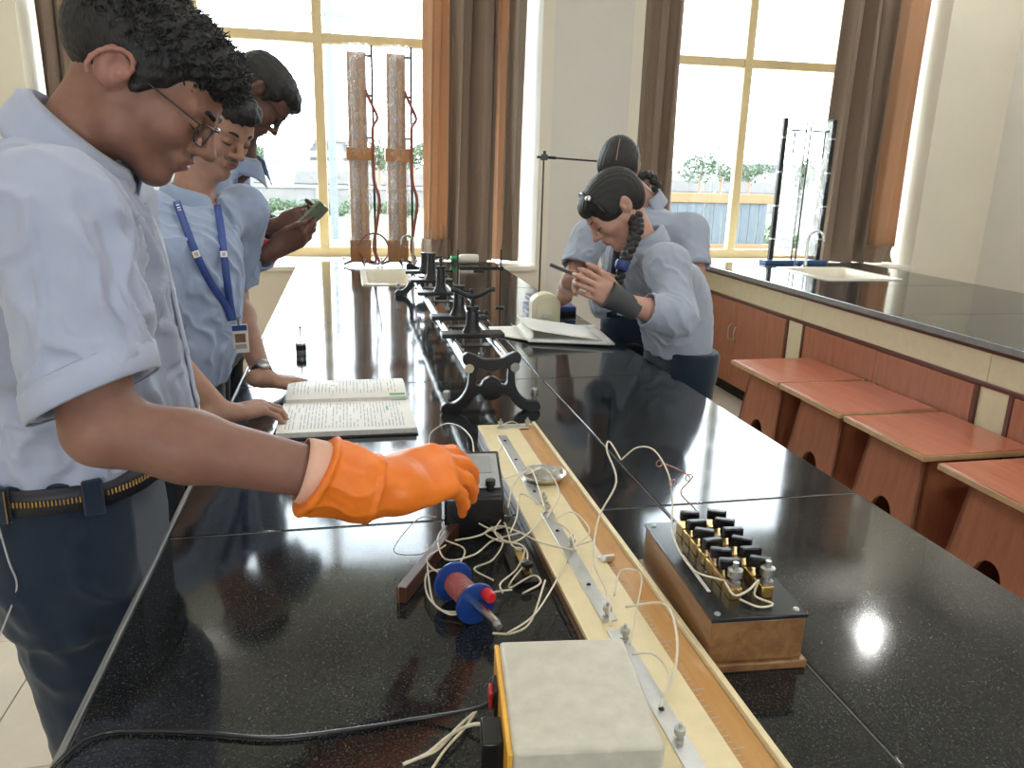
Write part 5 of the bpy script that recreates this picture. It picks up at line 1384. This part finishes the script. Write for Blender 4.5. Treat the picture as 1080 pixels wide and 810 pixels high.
    for h_,k_,a_ in((hipR,knR,anR),(hipL,knL,anL)): T_+=[('add',rc(h_-V(0,0,.02),k_,.094,.068),.04),('add',rc(k_,a_,.068,.056),.03)]
    T_+=[('sub',plane((0,0,1.073),(0,0,-1)),0),('sub',plane((0,0,.075),(0,0,1)),0)]
    v,q=grow(T_,(-.62,1.0,.06),(-.27,1.50,1.09),.006); v=relax(v,q,1,.5); N=vert_normals(v,q)
    v=folds(v,N,[(V(-.40,1.10,.90),V(.5,0,-1),.06,.005,.16),(V(-.37,1.12,.60),V(.2,.2,1),.07,.003,.14),(V(-.42,1.1,.18),V(1,.2,.1),.05,.006,.12)])
    v[:,0]=np.minimum(v[:,0],-.3235)
    mesh_from('trousers',v,q,['trouser_navy'],pa)
    sec=(-.428,1.25,.172,.128,yw)
    bl,_=ring_band(sec,1.030,1.068,.0045,'belt_black','belt',pa)
    m=MB(); n=100
    for j in range(n):
        t=math.radians(85)+math.radians(200)*j/n; c,s=math.cos(t),math.sin(t); k=(abs(c)**2.3+abs(s)**2.3)**(-1/2.3); u=(.172+.008)*k*c; w=(.128+.008)*k*s
        x=-.428+u*math.cos(yw)-w*math.sin(yw); y=1.25+u*math.sin(yw)+w*math.cos(yw); m.box((x-.0012,y-.0012,1.045),(x+.0012,y+.0012,1.053))
    zp=m.build('belt_teeth','bronze',bl); zp['kind']='stuff'
    for t in(math.radians(158),math.radians(205)):
        c,s=math.cos(t),math.sin(t); k=(abs(c)**2.3+abs(s)**2.3)**(-1/2.3); u=(.172+.010)*k*c; w=(.128+.010)*k*s
        x=-.428+u*math.cos(yw)-w*math.sin(yw); y=1.25+u*math.sin(yw)+w*math.cos(yw); d=nv(V(x+.428,y-1.25,0)); tt=V(-d[1],d[0],0)
        MB().prism([(-.013,-.026),(.013,-.026),(.013,.026),(-.013,.026)],(x,y,1.049),tt,(0,0,1),d,-.004,.006).build('belt_loop','trouser_navy',pa,bevel=.003)
        if t<3: 
            b0=V(x,y,1.02)+d*.008
            MB().tube([b0,b0+V(.006,-.002,-.05),b0+V(.010,0,-.09),b0+V(-.01,-.002,-.14),b0+V(-.03,.0,-.18)],.0013,6,5).build('loose_thread','thread_grey',pa,ang=0)
            for s in(-1,1): MB().obox(V(x,y,1.026)+tt*s*.0125+d*.006,V(x,y,1.072)+tt*s*.0125+d*.006,.002,.003,d).build('stitching','bronze',pa)
    for a_ in(anR,anL):
        v,q=grow([('add',ell(a_+V(.0,0,-.035),(.05,.045,.055)),0),('add',ell(a_+V(.07,0,-.055),(.115,.048,.035)),.03),('sub',plane((0,0,.004),(0,0,1)),0)],a_-V(.1,.08,.1),a_+V(.22,.08,.07),.006)
        mesh_from('shoe',v,q,['shoe_black'],pa)
    # orange glove on the right hand
    f=nv(knk-wrR)
    G,tips=fingers(wrR,f,GN,1,GC,1.17,1.17,.05,(.55,.30,.42))
    cuff=elR+(wrR-elR)*.74; bk=nv(elR-wrR)
    mid=wrR+bk*.045
    G+=[('add',rc(wrR-bk*.02,mid,.034,.039),.02),('add',rc(mid,cuff+V(0,0,-.004),.041,.054),.02)]
    def cut(X): return -((X-cuff)@nv(bk+V(0,0,.30)))
    G+=[('sub',cut,0),('sub',rc(cuff+bk*.05,cuff-bk*.045,.0465,.036),.004)]
    lo,hi=bbox([cuff,wrR,knk]+tips,.085)
    v,q=grow(G,lo,hi,.0028); v=relax(v,q,1,.4); N=vert_normals(v,q)
    t_=((v-wrR)@bk); v=folds(v,N,[(wrR+bk*.06,np.cross(bk,V(0,0,1))+V(0,0,.5),.040,.0042,.055),(wrR+bk*.03,V(0,.6,1),.05,.002,.05)])
    rdg=.0035*np.exp(-((t_-.012)/.004)**2)+.004*np.exp(-((((v-cuff)@nv(bk+V(0,0,.30)))+.004)/.004)**2)
    v=v+N*rdg[:,None]
    gl=mesh_from('glove',v,q,['glove_orange'],pa)
    # pale lining folded out at the cuff
    u1=nv(np.cross(bk,V(0,0,1))); u2=np.cross(u1,bk); P_=np.zeros((4,33,3))
    for i in range(4):
        for j in range(33):
            a=2*math.pi*j/32; r=(.0405,.0425,.0425,.0410)[i]; e=(-.020,-.004,.012,.020)[i]
            P_[i,j]=cuff+bk*e+(u1*math.cos(a)+u2*math.sin(a))*r
    MB().grid(P_).build('cuff_lining','glove_pink',gl,solid=.002,ang=0)
    return pa
boy_front()
# ------------------------------------------------------------------ the four students farther back
surf=surf_; union=union_
def hair_noise(seed,amp,f0,f1):
    rg=np.random.default_rng(seed); K=rg.normal(0,1,(8,3)); K=K/np.linalg.norm(K,axis=1)[:,None]*rg.uniform(f0,f1,8)[:,None]; ph=rg.uniform(0,6,8)
    return lambda X: amp*np.sin(X@K.T+ph).mean(1)*1.8
def student(loc,label,hd,neck,S,phi,arms,skinm,shirtm,h,hair,lipm='lip_dark',collar_r=(.070,.062),xlim=None,trous=None,foldl=(),stub=False,trz=1.03,extra_skin=(),brow=.0035,neck_r=.054,vn=.024):
    pa=thing('person',loc,label,'person'); yw=phi+R90; fwd=V(math.cos(phi),math.sin(phi),0)
    S=[list(q) for q in S]; nz=neck[2]; S[-1][0]=nz-.014; S[-2][0]=min(S[-2][0],nz-.042); S[-3][0]=min(S[-3][0],nz-.085); S[-1][1:3]=[neck[0],neck[1]]; S[-2][1]=S[-2][1]*.35+neck[0]*.65; S[-2][2]=S[-2][2]*.35+neck[1]*.65
    P=hd.prims(neck,neck_r); ctr=V(S[-3][1],S[-3][2],S[-3][0]-.03)
    P+=[('add',rc(neck-V(0,0,.03),ctr,.042,.060),.03),('add',rc(neck-V(0,0,.03),neck+fwd*.055-V(0,0,.10),.04,.03),.03)][:2 if vn>0 else 1]
    pts=[hd.w(x,y,z) for x in(-.12,.14) for y in(-.09,.09) for z in(-.13,.13)]+[neck,ctr]
    Sh=[('add',loft([(*s,yw) for s in S]),0)]; hollow=[]; cuts=[]; spts=[V(s[1]+a*s[3],s[2]+b*s[3],s[0]) for s in S for a in(-1,1) for b in(-1,1)]
    for A in arms:
        sh,el,wr=A['sh'],A['el'],A['wr']; r=A.get('r',1.)
        m=el+(wr-el)*.28; j=ctr*.6+sh*.4
        P+=[('add',rc(j,sh,.05*r,.045*r),.04),('add',rc(sh,el,.046*r,.037*r),.03),('add',rc(el,m,.037*r,.038*r),.02),('add',rc(m,wr,.038*r,.025*r),.02)]
        hp,tips=fingers(wr,A['f'],A['n'],A['side'],A['curl'],A.get('hs',.95),A.get('hr',.95),A.get('spread',.06),A.get('thumb',(.5,.3,.2))); P+=hp
        pts+=[sh,el,wr]+tips
        top=V(S[-3][1],S[-3][2],S[-3][0])*.55+sh*.45
        Sh+=[('add',rc(top,sh,.058*r,.062*r),.05)]
        if A['sleeve']=='short':
            hem=sh+(el-sh)*A.get('hem',.75); ad=nv(el-sh)
            Sh+=[('add',rc(sh,hem+ad*.03,.066*r,.068*r),.04)]
            cuts+=[('sub',rc(hem-ad*.04,hem+ad*.12,.056*r,.060*r),.004),('sub',(lambda X,c=hem,n=ad:np.maximum(-((X-c)@n),np.linalg.norm((X-c)-((X-c)@n)[:,None]*n,axis=1)-.10)),0)]
            spts+=[sh,hem]
        else:
            t=A.get('hem',.4); ce=el+(wr-el)*t; ad=nv(wr-el)
            Sh+=[('add',rc(sh,el,.060*r,.051*r),.04),('add',rc(el,ce,.051*r,.046*r),.03),('add',rc(ce-ad*.045,ce,.050*r,.050*r),.006)]
            cuts+=[('sub',rc(ce-ad*.03,ce+ad*.10,.042*r,.042*r),.003),('sub',(lambda X,c=ce,n=ad:np.maximum(-((X-c)@n),np.linalg.norm((X-c)-((X-c)@n)[:,None]*n,axis=1)-.075)),0)]
            spts+=[sh,el,ce]
    P+=list(extra_skin)
    lo,hi=bbox(pts,.06); v,q=grow(P,lo,hi,h); v=relax(v,q,1,.3)
    L_=hd.loc(v[q].mean(1)); mi=np.zeros(len(q),int)
    mi[(np.abs(L_[:,1])<.021)&(L_[:,0]>.098)&(L_[:,2]<-.0535)&(L_[:,2]>-.0775)]=1
    if stub: mi[(np.abs(L_[:,1])<.027)&(L_[:,0]>.088)&(L_[:,2]<-.042)&(L_[:,2]>-.0535)]=2
    mesh_from('body',v,q,[skinm,lipm,'stubble'],pa,mi); hd.extras(pa,brow_r=brow)
    H,hf,hh=hair
    lo,hi=bbox([hd.w(x,y,z) for x in(-.13,.13) for y in(-.1,.1) for z in(-.09,.15)],.01)
    v,q=grow(H,lo,hi,hh,hf); v=relax(v,q,1,.3); mesh_from('hair',v,q,['hair_black'],pa)
    base=Sh+cuts+[('sub',rc(neck+fwd*.05+V(0,0,.02),neck+fwd*.125-V(0,0,.075),vn,.010),.006)]*(vn>0)+[('sub',rc(neck-V(0,0,.02),neck+nv(hd.w(-.03,0,-.05)-neck)*.10,.056,.062),.008)]
    lo,hi=bbox(spts,.085); lo[2]=max(lo[2],S[0][0]-.01)
    for A in arms: 
        if A['sleeve']!='short': lo[2]=min(lo[2],min(A['el'][2],A['wr'][2])-.07)
    v,q=grow(base,lo,hi,h*1.15); v=relax(v,q,2,.5); N=vert_normals(v,q)
    fl=list(foldl)
    for A in arms: fl+=[(A['sh']*.6+A['el']*.4,nv(A['el']-A['sh'])+V(.3,.2,0),.045,.0050,.11),(A['el'],np.cross(nv(A['el']-A['sh']),V(.3,.5,.8)),.035,.0050,.08)]
    for k in range(3):
        s=S[min(k+1,len(S)-1)]; fl.append((V(s[1],s[2],s[0])+fwd*.1,V(-fwd[1]*.5,fwd[0]*.5,-1),.045,.0048,.15))
    v=folds(v,N,fl)
    if xlim: v=xlim(v)
    mesh_from('shirt',v,q,[shirtm],pa); SV=v
    up=nv(nv(hd.w(-.03,0,-.05)-neck)*.6+V(0,0,.5))
    collar(pa,neck+V(0,0,.006),up,fwd,collar_r[0],collar_r[1],shirtm,.028,.050,.34,.032)
    # trousers and shoes
    c0=V(S[0][1],S[0][2],0) if trous is None else V(trous[0],trous[1],0); lf=V(-fwd[1],fwd[0],0)
    hw,hdp=S[0][3]*1.0,S[0][4]*1.0
    T_=[('add',loft([(.84,c0[0],c0[1],hw*.97,hdp*.95,yw),(.92,c0[0],c0[1],hw,hdp,yw),(trz,S[0][1],S[0][2],hw,hdp,yw)]),0)]
    for s in(-1,1):
        hp_=c0+lf*s*.078; T_+=[('add',rc(hp_+V(0,0,.9),hp_+lf*s*.01+V(0,0,.48),.086,.064),.04),('add',rc(hp_+lf*s*.01+V(0,0,.48),hp_+lf*s*.015-fwd*.02+V(0,0,.09),.064,.052),.03)]
    T_+=[('sub',plane((0,0,trz),(0,0,-1)),0),('sub',plane((0,0,.07),(0,0,1)),0)]
    v,q=grow(T_,V(c0[0]-.26,c0[1]-.26,.05),V(c0[0]+.26,c0[1]+.26,trz+.03),.0095)
    if xlim: v=xlim(v)
    mesh_from('trousers',v,q,['trouser_navy'],pa)
    for s in(-1,1):
        a_=c0+lf*s*.093-fwd*.02+V(0,0,.09); M=np.stack([fwd,lf,V(0,0,1)],1)
        v,q=grow([('add',ell(a_+V(0,0,-.035),(.05,.045,.055),M),0),('add',ell(a_+fwd*.065+V(0,0,-.055),(.11,.046,.034),M),.03),('sub',plane((0,0,.004),(0,0,1)),0)],a_-V(.2,.2,.1),a_+V(.2,.2,.07),.009)
        mesh_from('shoe',v,q,['shoe_black'],pa)
    return pa,SV,fwd
def left_of_bench(v):
    low=v[:,2]<TZ+.012; v[:,0]=np.where(low,np.minimum(v[:,0],-.3225),v[:,0]); return v
def right_of_bench(v):
    low=v[:,2]<TZ+.012; v[:,0]=np.where(low,np.maximum(v[:,0],1.0175),v[:,0]); return v
def boy_hair(hd,fr=0.):
    H=[('add',hd.E((-.016,0,.055),(.101,.080,.080)),0),('add',hd.E((.040,0,.088),(.062,.066,.038)),.03),('add',hd.E((-.060,0,.025),(.056,.072,.072)),.03),('add',hd.E((.070,0,.078),(.038,.056,.024)),.02)]
    for y in(-1,1): H+=[('add',hd.E((-.006,y*.066,.040),(.050,.017,.042)),.02),('add',hd.E((.014,y*.070,.006),(.012,.008,.026)),.012),('sub',hd.E((-.012,y*.090,-.008),(.030,.020,.034)),.004)]
    H+=[('sub',hd.E((.122,0,-.012-fr),(.070,.095,.066)),.012),('sub',hd.E((.055,0,-.075),(.10,.12,.075)),.015),('sub',hd.E((-.03,0,-.10),(.10,.10,.062)),.015)]
    return H
rad=math.radians
# --- second boy, hands on the book
hd=Head(dp(228,132,2.02),rot_head(rad(-42),rad(30),rad(-6)),(.96,.95,.90))
wr1=onZ(236,437,.940); wr2=onZ(278,399,.935)
pb,fB,fwB=student((-.42,2.09,0),'second boy leaning over the open book, blue lanyard with identity card','' or hd if False else hd,dp(203,208,2.04),
  [(.935,-.455,2.09,.152,.110),(1.03,-.435,2.09,.158,.125),(1.18,-.415,2.09,.160,.125),(1.29,-.410,2.09,.170,.118),(1.37,-.415,2.10,.160,.105),(1.415,-.415,2.105,.105,.085),(1.445,-.41,2.11,.06,.06)],rad(-28),
  [dict(sh=dp(160,232,1.92),el=V(-.46,1.85,1.12),wr=wr1,f=onZ(290,425,.942)-wr1,n=V(-.1,-.1,1),side=1,curl=[(.42,.5,.3),(.48,.55,.3),(.52,.55,.3),(.55,.5,.25)],sleeve='short',hem=.8,hs=1.06,hr=.88,spread=.13,thumb=(.35,.1,.1)),
   dict(sh=dp(256,222,2.18),el=V(-.34,2.43,1.12),wr=wr2,f=onZ(318,400,.905)-wr2,n=V(.05,.0,1),side=-1,curl=[(.18,.25,.15)]*4,sleeve='short',hem=.8,hs=1.0,hr=.88,spread=.14,thumb=(.45,.15,.15))],
  'skin_warm','shirt_blue_b',.0035,(boy_hair(hd),hair_noise(3,.004,260,520),.0045),xlim=left_of_bench,trous=(-.475,2.09),stub=True,trz=.965)
# lanyard, card, watch
def lay(pts,verts,off=.004):
    """points on the shirt seen along the given sight lines"""
    c=(verts-CAMP)@RW; X=540+FPX*c[:,0]/-c[:,2]; Y=405-FPX*c[:,1]/-c[:,2]; out=[]
    for a,b in pts:
        d=np.hypot(X-a,Y-b); k=np.where(d<max(5.,d.min()+1))[0]; z=(-c[k,2]).min(); out.append(dp(a,b,z-off))
    return out
for pts in(((186,212),(196,240),(207,268),(222,298),(238,322),(244,338)),((229,216),(233,240),(236,268),(240,300),(243,322),(246,338))):
    L_=lay(pts,fB)
    o=MB().grid(strip(L_,.018,nv(CAMP-L_[2]))).build('lanyard','lanyard_blue',pb,solid=.0012,ang=0)
    p=L_[2]; n=nv(CAMP-p); d=nv(L_[3]-L_[1]); s=nv(np.cross(d,n))
    MB().prism([(-.008,-.008),(.008,-.008),(.008,.008),(-.008,.008)],p+n*.002,s,d,n,0,.001).build('lanyard_badge','page',o)
    MB().prism([(-.004,-.005),(.004,-.005),(.004,.005),(-.004,.005)],p+n*.003,s,d,n,0,.0008).build('badge_print','ink',o)
    if pts[0][0]==186:
        for k,tt in enumerate(np.linspace(.15,.75,7)):
            a=L_[0]+(L_[1]-L_[0])*tt; d2=nv(L_[1]-L_[0]); s2=nv(np.cross(d2,n)); MB().prism([(-.004,-.0022),(.004,-.0022),(.004,.0022),(-.004,.0022)],a+n*.0016,s2,d2,n,0,.0006).build('lanyard_print','page',o)
cp=lay([(252,342),(256,382)],fB,.010); n=nv(CAMP-cp[0]); d=nv(cp[1]-cp[0]); s=nv(np.cross(d,n))
cd=MB().prism([(-.020,0),(.020,0),(.020,.098),(-.020,.098)],cp[0],s,d,n,0,.003).build('id_card','page',pb,bevel=.001)
MB().prism([(-.018,.004),(.018,.004),(.018,.022),(-.018,.022)],cp[0]+n*.003,s,d,n,0,.0006).build('card_band','lanyard_blue',cd)
MB().prism([(-.013,.032),(.013,.032),(.013,.062),(-.013,.062)],cp[0]+n*.003,s,d,n,0,.0006).build('card_photo','skin_tan',cd)
MB().prism([(-.014,.068),(.014,.068),(.014,.084),(-.014,.084)],cp[0]+n*.003,s,d,n,0,.0006).build('card_text','ink',cd)
MB().cyl(cp[0]-d*.02,cp[0],.005,n=10).build('clip','dull_steel',cd)
e2=V(-.34,2.43,1.12); ax_=nv(e2-wr2); wc=wr2+ax_*.022
wt_=MB().lathe(wc-ax_*.010,[(.029,0),(.0305,.003),(.0305,.017),(.029,.020)],24,ax_).build('watch_strap','black_plastic',pb)
u=nv(V(.2,-.3,1)-ax_*(V(.2,-.3,1)@ax_)); MB().lathe(wc+u*.028,[(0,0),(.017,0),(.017,.008),(.014,.010),(0,.010)],20,u).build('watch_case','dull_steel',wt_)
# --- third boy, holding a phone
hd=Head(dp(273,100,2.42),rot_head(rad(12),rad(57),rad(0)),(.97,.96,.88))
neck=dp(252,166,2.5); k1=dp(322,247,2.28); k2=dp(326,232,2.36)
wA=dp(289,263,2.26); wB=dp(296,238,2.40)
pc_,fC,fwC=student((-.44,2.74,0),'third boy with spectacles and a red wrist thread, looking at his phone',hd,neck,
  [(1.04,-.470,2.76,.150,.105),(1.14,-.460,2.76,.155,.115),(1.26,-.455,2.76,.165,.120),(1.38,-.450,2.76,.170,.112),(1.46,-.445,2.765,.155,.10),(1.50,-.44,2.765,.10,.08),(1.535,-.435,2.77,.06,.06)],rad(-8),
  [dict(sh=V(-.42,2.60,1.45),el=V(-.36,2.52,1.20),wr=wA,f=k1-wA,n=V(.1,-.8,-.5),side=1,curl=[(.5,.6,.3)]*4,sleeve='long',hem=.78,thumb=(.3,.1,-.2),hs=1.0),
   dict(sh=V(-.40,2.93,1.45),el=V(-.36,2.80,1.25),wr=wB,f=k2-wB,n=V(.1,.8,-.4),side=-1,curl=[(.5,.6,.3)]*4,sleeve='long',hem=.78,thumb=(.3,.1,-.2),hs=1.0)],
  'skin_deep','shirt_blue_b',.0048,(boy_hair(hd),hair_noise(5,.003,150,300),.005),xlim=left_of_bench,trous=(-.475,2.76),trz=1.06,vn=0)
hd.glasses(pc_)
MB().lathe(wA+nv(V(-.36,2.52,1.20)-wA)*.008,[(.029,0),(.033,.004),(.034,.010),(.030,.016)],20,nv(V(-.36,2.52,1.20)-wA)).build('wrist_thread','thread_red',pc_)
plain('phone_back',(.20,.24,.16),.3); plain('phone_dark',(.02,.02,.022),.2)
def phone(name,c,a,b,n,w,l,th,mat,label):
    a,b,n=nv(a),nv(b),nv(n); o=thing(name,c,label,'phone')
    MB().prism(smooth_poly([(-w,-l),(0,-l),(w,-l),(w,0),(w,l),(0,l),(-w,l),(-w,0)],2),c,a,b,n,-th,th).build('phone_body',mat,o,bevel=.001)
    MB().prism([(-w*.85,-l*.9),(w*.85,-l*.9),(w*.85,l*.9),(-w*.85,l*.9)],c,a,b,n,th,th+.0008).build('screen','phone_dark',o)
    MB().cyl(np.array(c)-n*th+b*l*.7-a*w*.5,np.array(c)-n*(th+.002)+b*l*.7-a*w*.5,.006,n=12).build('camera_lens','dull_steel',o); return o
phone('phone',dp(329,229,2.30),V(.35,.85,-.40),V(.70,-.05,.70),-np.cross(nv(V(.35,.85,-.40)),nv(V(.70,-.05,.70))),.033,.050,.004,'phone_back','olive phone held up in the third boy hands')
def combed(hd):
    def f(X):
        L=hd.loc(X); return .0013*np.sin(L[:,1]*430+5*np.sin(L[:,0]*16)+3*np.sin(L[:,2]*20))
    return f
# --- girl in front, leaning on the bench
def girl_hair(hd):
    H=[('add',hd.E((-.014,0,.042),(.106,.084,.090)),0),('add',hd.E((-.050,0,.005),(.062,.074,.075)),.03),('add',hd.E((.052,0,.070),(.048,.064,.036)),.03)]
    for y in(-1,1): H+=[('add',hd.E((.030,y*.062,.030),(.040,.020,.048)),.02),('sub',hd.E((-.012,y*.092,-.008),(.028,.018,.032)),.004)]
    H+=[('sub',hd.E((.128,0,-.022),(.066,.075,.072)),.010),('sub',hd.E((.065,0,-.080),(.085,.12,.072)),.015),('sub',hd.E((-.02,0,-.115),(.10,.10,.050)),.015)]
    return H
hd=Head(dp(649,219,2.42),rot_head(rad(178),rad(46),rad(4)),(.93,.90,.88),True)
neckD=dp(678,253,2.46); wl=dp(657,319,2.14); kl=dp(622,300,2.10); wr_=dp(640,297,2.26); kr=dp(610,290,2.20)
elD=dp(716,336,2.20); shD=dp(703,280,2.28)
pd_,fD,fwD=student((1.12,2.45,0),'girl with a black headband and long braid leaning on the bench',hd,neckD,
  [(.90,1.125,2.46,.140,.100),(.98,1.110,2.455,.145,.110),(1.06,1.085,2.45,.152,.122),(1.15,1.050,2.44,.158,.128),(1.23,1.010,2.43,.158,.115),(1.285,.975,2.425,.110,.088),(1.325,.945,2.42,.06,.06)],rad(186),
  [dict(sh=shD,el=elD,wr=wl,f=kl-wl,n=V(-.35,-.85,.25),side=-1,curl=[(.45,.5,.3),(.5,.5,.3),(.55,.55,.3),(.6,.55,.3)],sleeve='long',hem=.60,hs=.92,r=1.0,thumb=(.3,.1,-.1)),
   dict(sh=V(.96,2.60,1.25),el=V(.90,2.62,1.05),wr=wr_,f=kr-wr_,n=V(-.2,.6,.6),side=1,curl=[(.5,.6,.3)]*4,sleeve='long',hem=.35,hs=.92,r=.95,thumb=(.3,.1,-.1))],
  'skin_light','shirt_grey_blue',.0042,(girl_hair(hd),combed(hd),.0042),'lip_pink',(.064,.056),right_of_bench,(1.135,2.46),trz=.925,brow=.0026,neck_r=.046,vn=0)
ax_=nv(kl-wl)
MB().tube([wl-ax_*.045,wl-ax_*.01,wl+ax_*.03,wl+ax_*.055],[.0325,.0315,.037,.0395],16,4).build('wrist_cover','band_grey',pd_)
def braid(par,pts,r,n,mat='hair_black'):
    p=spline(pts,10); m=MB(); L=len(p)
    for k in range(n):
        i=int(k/n*(L-1)); q=p[i]; d=nv(p[min(i+1,L-1)]-p[max(i-1,0)]); u_,v_,_=frame_of(d); s=1 if k%2 else -1; rr=r*(1-.45*k/n)
        c=q+u_*s*rr*.45; M=np.stack([nv(u_*.75-d*s*.65),v_,np.cross(nv(u_*.75-d*s*.65),v_)],1)
        o=len(m.v); m.add_ell(V(0,0,0),np.array([rr*1.15,rr*.85,rr*.75]),12,8)
        for z in range(o,len(m.v)): m.v[z]=tuple(c+M@np.array(m.v[z]))
    return m.build('braid',mat,par,ang=0)
braid(pd_,[dp(669,226,2.40),dp(671,243,2.32),dp(664,262,2.24),dp(657,282,2.21),dp(651,302,2.20)],.019,24)
MB().lathe(dp(655,284,2.205),[(.018,0),(.021,.006),(.020,.020),(.017,.026)],16,V(.2,0,1)).build('hair_ribbon','blue_cover',pd_)
hb=[hd.w(.052,.086*math.sin(a),.036+.087*math.cos(a)) for a in np.linspace(-1.7,1.7,21)]
hbo=MB().tube(hb,.0055,8).build('headband','black_plastic',pd_,ang=0)
MB().sphere(hd.w(.056,.060,.100),.011).build('hair_clip','steel',hbo)
L_=lay([(653,262),(650,285),(647,310),(645,335)],fD,.004)
if len(L_)>2: MB().grid(strip(L_,.035,nv(CAMP-L_[1]))).build('tie','tie_dark',pd_,solid=.003,ang=0)
o=MB().obox(dp(580,279,2.16),dp(617,294,2.16),.012,.009).build('pen','black_plastic',None,bevel=.002); o.name='marker_pen'
tag(o,'dark slim pen held in the front girl hands','pen')
# --- girl behind
hd=Head(dp(652,178,2.98),rot_head(rad(243),rad(38),rad(-4)),(.93,.92,.90),True)
neckE=dp(681,212,3.06); wR=V(.905,3.215,.965); kR=V(.81,3.215,.935)
shL=dp(728,243,2.98); shR=dp(622,250,2.90)
pe_,fE,fwE=student((1.16,2.95,0),'girl standing behind the other girl, parted hair and short sleeved blue grey shirt',hd,neckE,
  [(.94,1.165,2.955,.140,.098),(1.04,1.160,2.955,.142,.105),(1.14,1.150,2.95,.150,.112),(1.24,1.140,2.95,.160,.110),(1.32,1.130,2.95,.150,.10),(1.365,1.125,2.95,.10,.08),(1.40,1.12,2.95,.055,.055)],rad(238),
  [dict(sh=shL,el=dp(738,330,2.92),wr=dp(732,398,2.86),f=V(0,0,-1),n=V(.9,.3,0),side=-1,curl=[(.3,.4,.2)]*4,sleeve='short',hem=.45,r=.95,hs=.9),
   dict(sh=shR,el=dp(603,296,2.84),wr=wR,f=kR-wR,n=V(-.3,-.3,.9),side=1,curl=[(.4,.5,.3)]*4,sleeve='short',hem=.72,r=.95,hs=.9)],
  'skin_mid','shirt_grey_blue',.0048,(girl_hair(hd),combed(hd),.0045),'lip_pink',(.064,.056),right_of_bench,(1.175,2.955),trz=.96,brow=.0026,neck_r=.046,vn=0)
braid(pe_,[dp(676,186,3.06),dp(684,184,3.06),dp(691,192,3.03),dp(693,206,3.0)],.024,9)
MB().grid(strip([hd.w(-.02,0,.137),hd.w(.03,0,.132),hd.w(.07,0,.112),hd.w(.092,0,.085)],.0030,hd.R@V(.5,0,.85))).build('hair_parting','skin_mid',pe_,solid=.001,ang=0)
